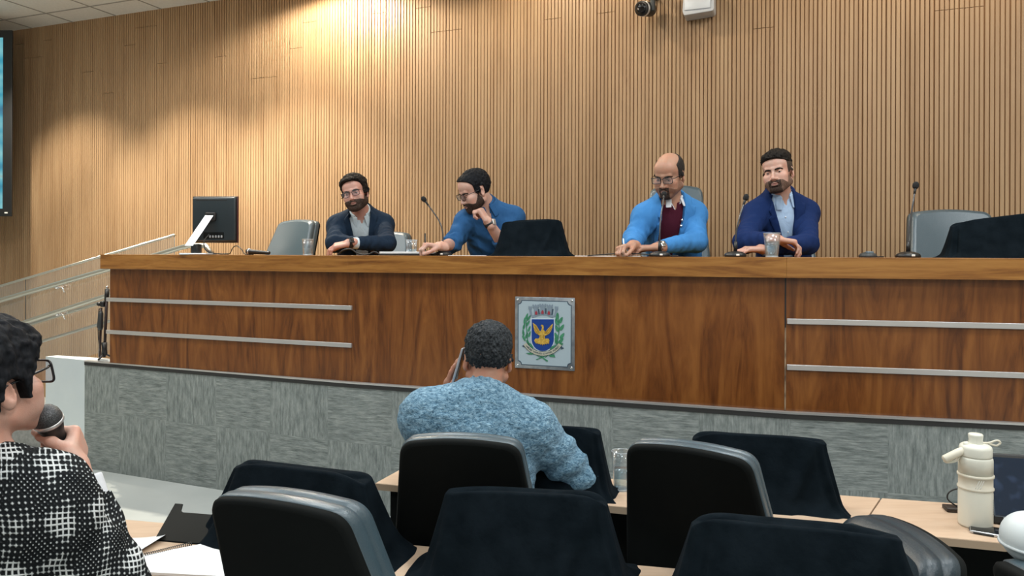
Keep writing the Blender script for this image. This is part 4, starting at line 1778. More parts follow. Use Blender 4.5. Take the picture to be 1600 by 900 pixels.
def collar(J, head, m, par, r0=.066, h=.042, tip=True, open_=28, up=.052, name='collar', th=.0055, even=False, tip_len=.050, tip_w=.019):
    """a folded shirt collar round the neck, open in front"""
    P, Nk, u, r, f = frame(J)
    hb = head.pt((0, .030, -.055))
    a = Nk - f * .008 - u * .02; b = hb
    axn = b - a; axn /= np.linalg.norm(axn)
    fr = f - axn * (f @ axn); fr /= np.linalg.norm(fr); rr_ = np.cross(axn, fr) * -1
    lo = a - .14; hi = a + .14
    fd = Field(*[np.arange(lo[i], hi[i], .0042) for i in range(3)])
    X, Y, Z = fd.grid((slice(None),) * 3)
    x, y, z = X - a[0], Y - a[1], Z - a[2]
    hh = x * axn[0] + y * axn[1] + z * axn[2]
    pf = x * fr[0] + y * fr[1] + z * fr[2]
    pr = x * rr_[0] + y * rr_[1] + z * rr_[2]
    rad = np.sqrt(pf ** 2 + pr ** 2)
    tilt = hh - .45 * (-pf - .0) * .35       # higher at the back
    shell = np.abs(rad - (r0 - .12 * (hh - .07))) - th
    d = np.maximum(shell, np.maximum(tilt - (up + h), (up - .02) - tilt))
    ang = np.arctan2(np.abs(pr), pf)
    d = np.maximum(d, (math.radians(open_) * (1.0 if even else np.clip(.25 + (hh - .03) / .06 * .75, .1, 1.3)) - ang) * .06)
    fd.v = d.astype(f32)
    net_obj(name, fd, m, par, only=False)
    if tip:
        for s in (-1, 1):
            t0 = a + fr * (r0 * .84) + rr_ * s * r0 * .56 + axn * (up + h * .62)
            t1 = a + fr * (r0 * 1.32) + rr_ * s * r0 * .74 + axn * (up - tip_len)
            g = Field(*[np.arange(min(t0[i], t1[i]) - .05, max(t0[i], t1[i]) + .05, .004) for i in range(3)])
            dv = t1 - t0; L = np.linalg.norm(dv); dv /= L
            nn = fr - dv * (fr @ dv); nn = nn * .8 + rr_ * s * .5; nn -= dv * (nn @ dv); nn /= np.linalg.norm(nn)
            ss = np.cross(dv, nn)
            g.run([('u', P_box((t0 + t1) / 2, (tip_w, L / 2, .0045), .004, np.stack([ss, dv, nn], 1)), .004)])
            net_obj('collar_tip', g, m, par)
# ================================================================== PEOPLE
SK1 = skin_mat('skin_rosy', (.50, .29, .235))
SK2 = skin_mat('skin_fair', (.54, .335, .265))
SK3 = skin_mat('skin_tan', (.42, .245, .170))
SK4 = skin_mat('skin_light', (.53, .34, .275))
SK5 = skin_mat('skin_warm', (.42, .22, .150))
SK6 = skin_mat('skin_peach', (.55, .345, .275))
HB = hair_mat('hair_dark', (.0065, .0055, .0050), (.020, .0165, .014))
HB2 = hair_mat('hair_black', (.0035, .0042, .0055), (.011, .0125, .016))
HG = hair_mat('hair_greying', (.010, .012, .014), (.050, .057, .064), scale=(170, 170, 170))
HF = hair_mat('hair_faded', (.050, .036, .028), (.075, .055, .042), scale=(200, 200, 200))
HCR = hair_mat('hair_cropped', (.018, .016, .015), (.040, .036, .033), scale=(220, 220, 220))
BEARD = hair_mat('beard_dark', (.024, .016, .013), (.066, .043, .034), scale=(260, 260, 120))
BEARD2 = hair_mat('beard_trimmed', (.115, .070, .052), (.19, .118, .088), scale=(260, 260, 140))
LIP = mat('lips', (.30, .125, .105), .45)
LIP2 = mat('lips_dark', (.21, .10, .085), .45)
NAVY = cloth_mat('navy_wool', (.0065, .017, .036), (.010, .025, .050))
BLUE = cloth_mat('royal_navy', (.0050, .019, .085), (.0075, .026, .110))
SKY = cloth_mat('sky_blue_wool', (.045, .205, .50), (.062, .245, .57))
SHIRTW = cloth_mat('white_cotton', (.55, .66, .72), (.60, .70, .76), fold=.006, fs=(12, 12, 6))
SHIRTB = cloth_mat('pale_blue_cotton', (.40, .56, .78), (.46, .61, .82), fold=.006, fs=(12, 12, 6))
WHITE = cloth_mat('white_collar', (.68, .70, .74), (.72, .74, .78), fold=.003)
DENIM = cloth_mat('blue_cotton', (.020, .085, .215), (.028, .108, .265), fold=.014, fs=(6, 6, 3.2))
WINE = cloth_mat('burgundy_knit', (.055, .0060, .017), (.075, .009, .023), fold=.006)
TROU = cloth_mat('dark_trousers', (.012, .014, .02), (.018, .02, .028))
WATCH = mat('watch_black', (.008, .008, .009), .3)
GLS = mat('frame_dark_red', (.035, .012, .014), .3)
GLB = mat('frame_black', (.008, .009, .012), .25)

SIDE_REGION_FULL = [(-.13, .080), (-.080, .072), (-.050, .052), (-.030, .030), (-.024, .000), (-.010, -.016), (.004, -.004), (.012, .024), (.034, .020), (.036, -.030), (.060, -.066), (.14, -.070), (.16, .17), (-.13, .17)]


def beard_region(cheek=0.0, goatee=None, top=-.045):
    poly = [(-.012, -.012), (-.026, -.030 - cheek * .4), (-.048, -.056 - cheek), (-.070, -.052 - cheek * .6), (-.082, top), (-.13, top), (-.13, -.14), (-.035, -.14), (.004, -.090), (.000, -.040)]

    def f(X, Y, Z):
        d = poly_sdf(Y + 0 * X, Z + 0 * X, poly)
        mouth = (np.sqrt((X / .0205) ** 2 + ((Y + .095) / .03) ** 2 + ((Z + .0670) / .0088) ** 2) - 1) * .010
        nose = (np.sqrt((X / .017) ** 2 + ((Y + .103) / .03) ** 2 + ((Z + .040) / .0125) ** 2) - 1) * .012
        d = np.maximum(d, -mouth); d = np.maximum(d, -nose)
        if goatee: d = np.maximum(d, np.abs(X) - goatee)
        return d
    return f


def hair_t(lo, hi, z0=.05, z1=.11, front=0.0):
    def t(X, Y, Z):
        k = np.clip((Z - z0) / (z1 - z0), 0, 1); k = k * k * (3 - 2 * k)
        return lo + (hi - lo) * k + front * np.clip((-Y - .02) / .06, 0, 1) * k
    return t


def J_(floor, **kw):
    J = {k: np.array(v, float) for k, v in kw.items()}
    J['floor'] = floor
    return J


def cuff(par, E, Wr, m, a=.80, b=.98, r=.037, name='shirt_cuff'):
    E, Wr = np.array(E, float), np.array(Wr, float)
    p, q = E + (Wr - E) * a, E + (Wr - E) * b
    fd = cloth_field([('u', P_cone(p, q, r + .003, r, capb=True), .01)], .004)
    return net_obj(name, fd, m, par)


def trousers(par, J, m):
    ops = leg_ops(J, .014) + torso_ops(J, .012)[:1]
    fd = cloth_field(ops, .010)
    fd.v[:, :, :max(1, int((J['floor'] + .06 - fd.a[2][0]) / .010))] = .5
    net_obj('trousers', fd, m, par)


def buttons(par, J, fdn, pts, m, r=.006):
    P, Nk, u, rr, f = frame(J)
    for (a, b, c) in pts:
        p = Nk + rr * a + u * b + f * c
        mb = MB(); mb.ball(Vector(p) - parent_world(par), (r, r * .6, r), 10, 6); mb.build('button', m, par)


def front_depth(fd, J, a, b):
    """how far forward the cloth reaches at (r, u) on the torso"""
    P, Nk, u, rr, f = frame(J)
    base = Nk + rr * a + u * b
    for c in np.arange(.25, -.05, -.004):
        p = base + f * c
        ix = [int(np.searchsorted(fd.a[i], p[i])) for i in range(3)]
        if all(0 <= ix[i] < len(fd.a[i]) for i in range(3)) and fd.v[tuple(ix)] < 0: return c
    return .1


def creases(fd, J, am=.0045, body=.004):
    """drag folds round elbows and armpits, and slow waves over the chest"""
    X, Y, Z = fd.grid((slice(None),) * 3)
    w = vnoise(X * 11, Y * 11, Z * 11, 4)
    for S, E, Wr in (('SA', 'EA', 'WA'), ('SB', 'EB', 'WB')):
        S, E, Wr = (np.array(J[k], float) for k in (S, E, Wr))
        for c, d, rad, k in ((E, (E - S), .10, 1.0), (E + (S - E) * .42, (E - S) * 1.0 + np.array((0, 0, .1)), .10, .75), (E + (Wr - E) * .45, (Wr - E), .08, .7), (S - np.array((0, 0, .09)), np.array((.3, .2, 1.0)), .08, .6)):
            d = d / np.linalg.norm(d)
            d = d + np.array((.25, -.1, .3)); d /= np.linalg.norm(d)
            r2 = ((X - c[0]) ** 2 + (Y - c[1]) ** 2 + (Z - c[2]) ** 2) / rad ** 2
            ph = (X - c[0]) * d[0] + (Y - c[1]) * d[1] + (Z - c[2]) * d[2]
            fd.v += (am * k * np.sin(ph * 140 + 2.6 * w) * np.exp(-r2)).astype(f32)
    fd.v += (body * vnoise(X * 8, Y * 8, Z * 4.5, 8)).astype(f32)


def neck_cover(J, e):
    P, Nk, u, r, f = frame(J)
    return [('u', P_cone(Nk + u * .035 - f * .012, Nk - u * .035 - f * .008, .055 + e, .077 + e), .03)]


def jacket(par, J, hd, m, V, ends=(.86, .86), e=.018, lap=None, lap_t=.009, shirt_m=None, shirt_e=.007, shirt_name='shirt', belly=0.0, sx=1.0, neck_v=.030, sh_hole=(.056, .062)):
    P, Nk, u, r, f = frame(J)
    arms = arm_ops(J['SA'], J['EA'], J['WA'], e, ends[0], .012) + arm_ops(J['SB'], J['EB'], J['WB'], e, ends[1], .012)
    pads = [('u', P_cone(Nk + u * .030 - f * .012, np.array(J[k], float) + u * .026 + r * s_ * .012, .046 + e, .036 + e), .03) for k, s_ in (('SA', -1), ('SB', 1))]
    tors = torso_ops(J, e, .006, belly, sx) + pads + neck_cover(J, e)
    lo = np.min([p.lo for _, p, _ in tors + arms], 0) - .02; hi = np.max([p.hi for _, p, _ in tors + arms], 0) + .02
    fd = Field(*[np.arange(lo[i], hi[i] + .0055, .0055) for i in range(3)])
    fd.run(tors)
    rr, uu, ff = torso_coords(J, fd)
    hole = np.sqrt((rr / .064) ** 2 + ((ff - .012) / .064) ** 2) - 1
    fd.v = np.maximum(fd.v, np.minimum(-hole * .05, uu - .066 - .25 * (-ff)).astype(f32))
    if V is not None: cut_front(fd, J, V, .015, .004)
    tfd = fd.copy()
    fd.run(arms)
    creases(fd, J)
    net_obj('jacket', fd, m, par)
    if lap:
        lapels(tfd, J, lap, m, par, lap_t, V=V)
        collar(J, hd, m, par, .080, .050, tip=False, open_=62, up=.040, name='jacket_collar', th=.007, even=True)
    if shirt_m is not None:
        so = torso_ops(J, shirt_e, 0, belly, sx) + neck_cover(J, shirt_e)
        sd = cloth_field(so, .0055)
        rr2, uu2, ff2 = torso_coords(J, sd)
        hole = np.sqrt((rr2 / sh_hole[0]) ** 2 + ((ff2 - .014) / sh_hole[0]) ** 2) - 1
        sd.v = np.maximum(sd.v, np.minimum(-hole * .05, uu2 - sh_hole[1]).astype(f32))
        if neck_v: cut_front(sd, J, [(-neck_v, .14), (0, -.005), (neck_v, .14)], .02, .004)
        net_obj(shirt_name, sd, shirt_m, par)
        return tfd, sd
    return tfd, None


# ------------------------------------------------------------------ man in the royal blue jacket (right end of the panel)
def man_royal():
    d = 4.40
    J = J_(STAGE_Z, neck=W(1219, 314, d), SA=W(1180, 339, d), SB=W(1258, 335, d + .05), pelvis=(W(1226, 400, 4.66).x, 4.66, STAGE_Z + .59),
           EA=W(1163, 379, 4.20), WA=W(1213, 374, 4.02), EB=W(1262, 381, 4.22), WB=W(1192, 389, 4.06))
    R = rot(-36, 3, -8)
    hd = Head(W(1215, 270, 4.33), R, 1.04, dict(lid=-.0022, jaw=1.02))
    h1, _ = hand_ops(J['WA'], (1, -.12, -.16), (-.1, 0, -1), +1, curl=(38, 42, 25), spread=1.3, thumb=(.8, .45, .3), s=1.02)
    h2, _ = hand_ops(J['WB'], (-1, -.12, -.02), (0, .1, -1), -1, curl=(18, 22, 16), spread=.8, thumb=(.85, .4, .2), s=1.0)
    o = build_person('man in a royal blue jacket and pale blue shirt sitting with arms crossed', J, hd, SK2, [h1, h2])
    hd.add_eyes(o, (.1, -.25)); hd.add_brows(o, HB, .0034, .002); hd.add_lips(o, LIP)
    hd.add_region('hair', HB, o, side_poly([(-.13, .082), (-.084, .076), (-.060, .064), (-.038, .056), (-.010, .052), (.05, .050), (.12, .035), (.17, .17), (-.13, .17)]), hair_t(.005, .019, .055, .105, .004), (.0045, 85))
    hd.add_region('hair_sides', HF, o, side_poly([(-.040, .060), (-.030, .020), (-.014, -.012), (.004, -.004), (.012, .024), (.034, .020), (.036, -.030), (.060, -.060), (.14, -.060), (.14, .050), (.05, .056)]), .0022)
    hd.add_region('beard', BEARD2, o, beard_region(.010), .0018)
    hd.add_region('moustache_and_goatee', BEARD, o, beard_region(.004, .036), .0028)
    V = [(-.070, .14), (-.076, .02), (-.062, -.20), (-.058, -.36), (-.004, -.36), (.002, -.2), (.046, 0), (.066, .14)]
    lap = [[(-.076, .05), (-.115, .0), (-.105, -.03), (-.125, -.045), (-.066, -.26), (-.058, -.22), (-.074, .02)], [(.058, .07), (.105, .02), (.095, -.01), (.118, -.02), (.012, -.26), (.002, -.22), (.046, 0)]]
    fd, sd = jacket(o, J, hd, BLUE, V, lap=lap, shirt_m=SHIRTB, ends=(.84, .84))
    collar(J, hd, SHIRTB, o, .067, .040)
    cuff(o, J['EA'], J['WA'], SHIRTB, .80, .93); cuff(o, J['EB'], J['WB'], SHIRTB, .78, 1.0)
    buttons(o, J, sd, [(-.022, b, front_depth(sd, J, -.022, b)) for b in (-.06, -.15, -.24)], WHITE, .005)
    trousers(o, J, TROU)
    return o


# ------------------------------------------------------------------ man in the sky blue blazer
def man_sky():
    d = 4.42
    J = J_(STAGE_Z, neck=W(1048, 320, d), SA=W(1009, 341, d - .02), SB=W(1083, 337, d + .04), pelvis=(W(1056, 400, 4.72).x, 4.72, STAGE_Z + .60),
           EA=W(990, 374, 4.34), WA=W(988, 384, 4.12), EB=W(1087, 377, 4.30), WB=W(1027, 387, 4.15))
    R = rot(-36, 22, 2)
    hd = Head(W(1045, 274, 4.34), R, 1.05, dict(lid=-.003, jaw=1.03, fat=.002))
    h1, _ = hand_ops(J['WA'], (-.75, -.55, -.12), (.25, -.1, -1), +1, curl=(48, 62, 35), thumb=(.85, .3, .5), s=.98)
    h2, _ = hand_ops(J['WB'], (-1, -.10, -.02), (0, .12, -1), -1, curl=(22, 30, 20), spread=.6, thumb=(.85, .4, .25), s=1.02)
    o = build_person('man in a sky blue blazer and burgundy sweater looking down while writing', J, hd, SK3, [h1, h2])
    hd.add_eyes(o, (0, -.6)); hd.add_brows(o, HB, .0032, .002); hd.add_lips(o, LIP2)
    hd.add_region('hair', HCR, o, side_poly([(-.028, .066), (-.020, .010), (-.010, -.014), (.004, -.004), (.012, .024), (.034, .020), (.036, -.030), (.060, -.062), (.14, -.060), (.15, .090), (.075, .108), (.02, .086)]), .0045, (.001, 120))
    hd.add_region('moustache_and_goatee', BEARD, o, beard_region(.0, .030), .0026)
    hd.add_region('stubble', mat('stubble', (.26, .135, .085), .55, col2=(.19, .095, .06), scale=(300, 300, 300)), o, beard_region(.006), .0014)
    hd.add_glasses(o, GLB, .0265, .0165, 5, .0019)
    V = [(-.062, .14), (-.080, .03), (-.100, -.03), (-.150, -.23), (-.20, -.42), (-.075, -.42), (-.050, -.23), (.058, .02), (.084, .14)]
    lap = [[(-.080, .05), (-.118, .0), (-.108, -.03), (-.132, -.045), (-.175, -.26), (-.150, -.23), (-.100, -.03)], [(.074, .08), (.120, .035), (.100, .005), (.126, -.005), (-.026, -.26), (-.048, -.23), (.059, .02)]]
    fd, sd = jacket(o, J, hd, SKY, V, lap=lap, shirt_m=WINE, shirt_e=.008, shirt_name='sweater', ends=(.90, .86), e=.020, neck_v=.045, sh_hole=(.080, .040))
    collar(J, hd, WHITE, o, .071, .060, open_=36, up=.034, tip_len=.004, tip_w=.017)
    buttons(o, J, fd, [(-.168, -.205, front_depth(fd, J, -.168, -.205))], M['alu'], .007)
    buttons(o, J, fd, [(.022, -.055, front_depth(fd, J, .022, -.055) + .006), (.010, -.085, front_depth(fd, J, .010, -.085) + .006)], M['chrome'], .009)
    wrist_ring('wristwatch', J['WB'] + (J['EB'] - J['WB']) * .06, J['EB'], o, M['chrome'], .034, .022, M['chrome'], (-.2, -1, .4))
    trousers(o, J, TROU)
    return o


# ------------------------------------------------------------------ bearded man in the navy jacket (left end of the panel)
def man_navy():
    d = 5.14
    J = J_(STAGE_Z, neck=W(565, 340, d), SA=W(530, 355, d), SB=W(598, 353, d + .06), pelvis=(W(570, 400, 5.42).x, 5.42, STAGE_Z + .57),
           EA=W(523, 380, 4.98), WA=W(566, 380, 4.98), EB=W(604, 380, 4.96), WB=W(546, 380, 4.80))
    R = rot(-5, 2, -14)
    hd = Head(W(555, 303, 5.02), R, 1.03, dict(lid=-.002, jaw=1.0))
    h1, _ = hand_ops(J['WA'], (1, .05, -.15), (0, -.2, -1), +1, curl=(25, 30, 20))
    h2, _ = hand_ops(J['WB'], (-1, -.12, -.22), (.1, .35, -1), -1, curl=(26, 34, 22), spread=1.0, thumb=(.75, .45, .35), s=1.02)
    o = build_person('bearded man with glasses in a dark navy jacket and open white shirt', J, hd, SK1, [h1, h2])
    hd.add_eyes(o, (-.1, -.1)); hd.add_brows(o, HB, .0034, .002); hd.add_lips(o, LIP)
    hd.add_region('hair', HB, o, side_poly([(-.14, .090), (-.080, .084), (-.058, .066), (-.034, .034), (-.022, -.008), (-.008, -.014), (.002, .006), (.020, .006), (.034, -.034), (.060, -.090), (.16, -.090), (.17, .18), (-.14, .18)]), hair_t(.010, .021, .03, .10, .002), (.0060, 62), only=False)
    hd.add_region('beard', BEARD, o, beard_region(-.004), .0042, (.0012, 160))
    hd.add_glasses(o, GLS, .0245, .0205, 2.6, .0015)
    V = [(-.070, .14), (-.086, .04), (-.052, -.12), (-.046, -.34), (.032, -.34), (.034, -.12), (.062, .06), (.066, .14)]
    lap = [[(-.082, .06), (-.122, .02), (-.112, -.01), (-.132, -.025), (-.052, -.22), (-.044, -.16), (-.076, .02)], [(.060, .08), (.110, .03), (.098, .0), (.120, -.012), (.042, -.22), (.030, -.16), (.056, .03)]]
    fd, sd = jacket(o, J, hd, NAVY, V, lap=lap, shirt_m=SHIRTW, ends=(.84, .80))
    collar(J, hd, SHIRTW, o, .068, .044, open_=36)
    cuff(o, J['EB'], J['WB'], SHIRTW, .74, .92)
    buttons(o, J, sd, [(-.008, b, front_depth(sd, J, -.008, b)) for b in (-.05, -.12)], NAVY, .005)
    wrist_ring('wristwatch', J['WB'] + (J['EB'] - J['WB']) * .01, J['EB'], o, WATCH, .0325, .028, WATCH, (0, -1, .5))
    trousers(o, J, TROU)
    return o


# ------------------------------------------------------------------ man in the blue shirt leaning on his fist
def man_shirt():
    J = J_(STAGE_Z, neck=W(762, 328, 4.80), SA=W(729, 347, 4.80), SB=W(802, 341, 4.84), pelvis=(W(782, 400, 5.08).x, 5.08, STAGE_Z + .58),
           EA=W(707, 381, 4.70), WA=W(688, 385, 4.49), EB=W(789, 386, 4.70), WB=W(763, 347, 4.60))
    R = rot(-64, 27, 4)
    hd = Head(W(741, 298, 4.72), R, 1.06, dict(lid=-.003, jaw=1.03, fat=.003))
    h1, tips = hand_ops(J['WA'], (-.85, -.35, .10), (.15, .1, -1), +1, curl=(50, 58, 35), thumb=(.8, .25, .55), s=1.02)
    h2, _ = hand_ops(J['WB'], (-.52, .06, .78), (-.75, .30, -.55), -1, curl=(72, 80, 45), thumb=(.75, .3, .5), s=1.0)
    o = build_person('man in a blue shirt with glasses resting his cheek on his fist', J, hd, SK4, [h1, h2])
    hd.add_eyes(o, (0, -.6)); hd.add_brows(o, HB, .0036, .002); hd.add_lips(o, LIP)
    hd.add_region('hair', HB2, o, side_poly([(-.14, .104), (-.078, .094), (-.050, .078), (-.028, .050), (-.026, .000), (-.012, -.020), (.002, -.006), (.012, .026), (.034, .020), (.036, -.034), (.060, -.076), (.16, -.080), (.17, .18), (-.14, .18)]), hair_t(.006, .010, .03, .10, .0), (.0032, 95), only=False)
    hd.add_region('beard', BEARD, o, beard_region(.004), .0030, (.001, 160))
    hd.add_glasses(o, GLB, .0265, .018, 4, .0018)
    ops = torso_ops(J, .012, .004, .02) + neck_cover(J, .010) + arm_ops(J['SA'], J['EA'], J['WA'], .014, .30, .012) + arm_ops(J['SB'], J['EB'], J['WB'], .014, .34, .012)
    fd = cloth_field(ops, .0055)
    rr, uu, ff = torso_coords(J, fd)
    hole = np.sqrt((rr / .060) ** 2 + ((ff - .018) / .060) ** 2) - 1
    fd.v = np.maximum(fd.v, np.minimum(-hole * .05, uu - .062).astype(f32))
    X, Y, Z = fd.grid((slice(None),) * 3)
    fd.v += (.006 * np.sin((Z * 1.0 + X * .7) * 70 + 3 * vnoise(X * 9, Y * 9, Z * 9, 3)) * np.clip((1.90 - Z) / .2, 0, 1) * .6).astype(f32)
    cut_front(fd, J, [(-.03, .12), (0, -.055), (.03, .12)], .02, .004)
    creases(fd, J, .005, .006)
    net_obj('shirt', fd, DENIM, o)
    collar(J, hd, DENIM, o, .068, .046, open_=26)
    lapels(fd, J, [[(-.016, -.05), (.016, -.05), (.016, -.5), (-.016, -.5)]], DENIM, o, .003, 'button_placket')
    buttons(o, J, fd, [(0, b, front_depth(fd, J, 0, b) + .003) for b in (-.10, -.19, -.28)], DENIM, .006)
    buttons(o, J, fd, [(-.046, -.015, front_depth(fd, J, -.046, -.015) + .008)], WHITE, .006)
    wrist_ring('wristwatch', J['WB'] + (J['EB'] - J['WB']) * .05, J['EB'], o, WATCH, .0335, .032, M['alu'], (.8, -.5, .3))
    trousers(o, J, TROU)
    return o, tips


# ------------------------------------------------------------------ man in the fuzzy blue sweater seen from behind
def fuzzy_mat():
    m, nt, b = new_mat('fuzzy_blue_knit')
    L = nt.links.new
    tc = N(nt, 'ShaderNodeTexCoord')
    mp = N(nt, 'ShaderNodeMapping'); mp.inputs['Scale'].default_value = (85, 85, 150); L(tc.outputs['Object'], mp.inputs[0])
    n1 = N(nt, 'ShaderNodeTexNoise'); n1.inputs['Scale'].default_value = 1.0; n1.inputs['Detail'].default_value = 4; n1.inputs['Roughness'].default_value = .7; n1.inputs['Distortion'].default_value = .8
    L(mp.outputs[0], n1.inputs['Vector'])
    r = ramp(nt, [(.30, (.026, .065, .105)), (.43, (.10, .205, .30)), (.55, (.21, .36, .48)), (.70, (.37, .54, .66))])
    L(n1.outputs['Fac'], r.inputs[0]); L(r.outputs[0], b.inputs['Base Color'])
    bp = N(nt, 'ShaderNodeBump'); bp.inputs['Distance'].default_value = .006; bp.inputs['Strength'].default_value = 1
    L(n1.outputs['Fac'], bp.inputs['Height']); L(bp.outputs[0], b.inputs['Normal'])
    b.inputs['Roughness'].default_value = 1; b.inputs['Specular IOR Level'].default_value = .05
    b.inputs['Sheen Weight'].default_value = .35; b.inputs['Sheen Tint'].default_value = (.6, .8, 1, 1)
    return m


def man_sweater():
    J = J_(0.0, neck=W(752, 632, 2.60), SA=W(826, 672, 2.58), SB=W(668, 655, 2.56), pelvis=(W(738, 800, 2.47).x, 2.47, .585),
           EA=W(914, 748, 2.66), WA=W(842, 744, 2.84), EB=W(668, 742, 2.83), WB=W(693, 630, 2.76))
    R = rot(186, 10, -3)
    hd = Head(W(762, 561, 2.66), R, 1.03, dict(lid=.002))
    h1, _ = hand_ops(J['WA'], (-1, .2, -.1), (0, 0, -1), +1, curl=(20, 25, 15))
    h2, _ = hand_ops(J['WB'], (.24, -.06, .96), (.95, -.12, -.25), -1, curl=(8, 10, 8), spread=.5, thumb=(.8, .5, .2), s=1.0)
    o = build_person('man in a fuzzy light blue sweater seen from behind, phone at his left ear', J, hd, SK5, [h1, h2], h_body=.005, h_head=.0026, hz=.0032, neck_r=.058)
    hd.add_eyes(o); hd.add_brows(o, HB); hd.add_lips(o, LIP)
    X0 = [(-.14, .080), (-.084, .074), (-.050, .052), (-.030, .030), (-.024, .000), (-.010, -.016), (.004, -.004), (.012, .024), (.030, .022), (.034, -.018), (.050, -.048), (.085, -.056), (.16, -.060), (.17, .17), (-.14, .17)]
    hd.add_region('hair', HG, o, side_poly(X0), hair_t(.004, .015, .02, .10), (.0042, 95), h=.0022, only=False)
    ops = torso_ops(J, .030, .010, .0, 1.06) + arm_ops(J['SA'], J['EA'], J['WA'], .030, .95, .018) + arm_ops(J['SB'], J['EB'], J['WB'], .026, .80, .016)
    fd = cloth_field(ops, .0058)
    rr, uu, ff = torso_coords(J, fd)
    hole = np.sqrt((rr / .066) ** 2 + ((ff - .012) / .066) ** 2) - 1
    fd.v = np.maximum(fd.v, np.minimum(-hole * .05, uu - .072).astype(f32))
    X, Y, Z = fd.grid((slice(None),) * 3)
    fd.v += (.0035 * vnoise(X * 75, Y * 75, Z * 110, 5) + .003 * vnoise(X * 30, Y * 30, Z * 40, 6)).astype(f32)
    # folds of the sleeve above the elbow
    p = np.array(J['SA']) * .35 + np.array(J['EA']) * .65
    dd = np.sqrt((X - p[0]) ** 2 + (Y - p[1]) ** 2 + (Z - p[2]) ** 2)
    fd.v += (.010 * np.sin((X * .55 - Z * .85) * 85) * np.exp(-(dd / .11) ** 2)).astype(f32)
    net_obj('sweater', fd, fuzzy_mat(), o)
    # thin beaded chain at the nape
    P, Nk, u, r, f = frame(J)
    mb = MB()
    for k in range(11):
        a = -.9 + 1.8 * k / 10
        q = Nk + u * .060 - f * (.064 * math.cos(a) - .004) + r * .066 * math.sin(a) + u * .012 * (abs(a))
        mb.ball(Vector(q) - parent_world(o), .0035, 8, 6)
    mb.build('necklace', mat('pearl', (.7, .66, .55), .25), o)
    trousers(o, J, TROU)
    return o


# ------------------------------------------------------------------ woman speaking into a microphone, bottom left
def tweed_mat():
    m, nt, b = new_mat('black_white_tweed')
    L = nt.links.new
    tc = N(nt, 'ShaderNodeTexCoord')
    wn = N(nt, 'ShaderNodeTexNoise'); wn.inputs['Scale'].default_value = 7; wn.inputs['Detail'].default_value = 2; L(tc.outputs['Object'], wn.inputs['Vector'])
    mixv = N(nt, 'ShaderNodeVectorMath', operation='MULTIPLY_ADD'); L(wn.outputs['Color'], mixv.inputs[0]); mixv.inputs[1].default_value = (.03, .03, .03); L(tc.outputs['Object'], mixv.inputs[2])
    sp = N(nt, 'ShaderNodeSeparateXYZ'); L(mixv.outputs[0], sp.inputs[0])

    def mth(op, a, c=None, cl=False):
        n = N(nt, 'ShaderNodeMath', operation=op); n.use_clamp = cl
        for i, v in enumerate((a, c)):
            if v is None: continue
            if isinstance(v, (int, float)): n.inputs[i].default_value = v
            else: L(v, n.inputs[i])
        return n.outputs[0]
    hor = mth('ADD', sp.outputs[0], mth('MULTIPLY', sp.outputs[1], .75))
    ver = mth('ADD', sp.outputs[2], mth('MULTIPLY', sp.outputs[1], .25))
    FQ = 2 * PI / .0105
    a = mth('SINE', mth('MULTIPLY', hor, FQ)); c = mth('SINE', mth('MULTIPLY', ver, FQ * 1.05))
    chk = mth('MULTIPLY', a, c)                       # woven dots
    ln = mth('MAXIMUM', mth('SUBTRACT', a, .35), mth('SUBTRACT', c, .35))   # crossing threads
    # big irregular plaid decides dots / lines / dark
    P1 = mth('SINE', mth('MULTIPLY', hor, 2 * PI / .088)); P2 = mth('SINE', mth('MULTIPLY', ver, 2 * PI / .096))
    nz = N(nt, 'ShaderNodeTexNoise'); nz.inputs['Scale'].default_value = 30; nz.inputs['Detail'].default_value = 3; L(tc.outputs['Object'], nz.inputs['Vector'])
    band = mth('ADD', mth('MULTIPLY', mth('ADD', P1, P2), .32), mth('MULTIPLY', mth('SUBTRACT', nz.outputs['Fac'], .5), 3.0))
    mx = N(nt, 'ShaderNodeMix', data_type='FLOAT'); L(mth('ADD', band, .45, True), mx.inputs[0]); L(chk, mx.inputs[2]); L(ln, mx.inputs[3])
    val = mth('ADD', mx.outputs[0], mth('MULTIPLY', band, .50))
    r = ramp(nt, [(.02, (.012, .014, .016)), (.30, (.060, .067, .070)), (.52, (.36, .39, .40)), (.85, (.68, .71, .72))])
    L(val, r.inputs[0]); L(r.outputs[0], b.inputs['Base Color'])
    bp = N(nt, 'ShaderNodeBump'); bp.inputs['Distance'].default_value = .002; L(val, bp.inputs['Height']); L(bp.outputs[0], b.inputs['Normal'])
    b.inputs['Roughness'].default_value = .95; b.inputs['Specular IOR Level'].default_value = .1
    return m


WOMAN = {}


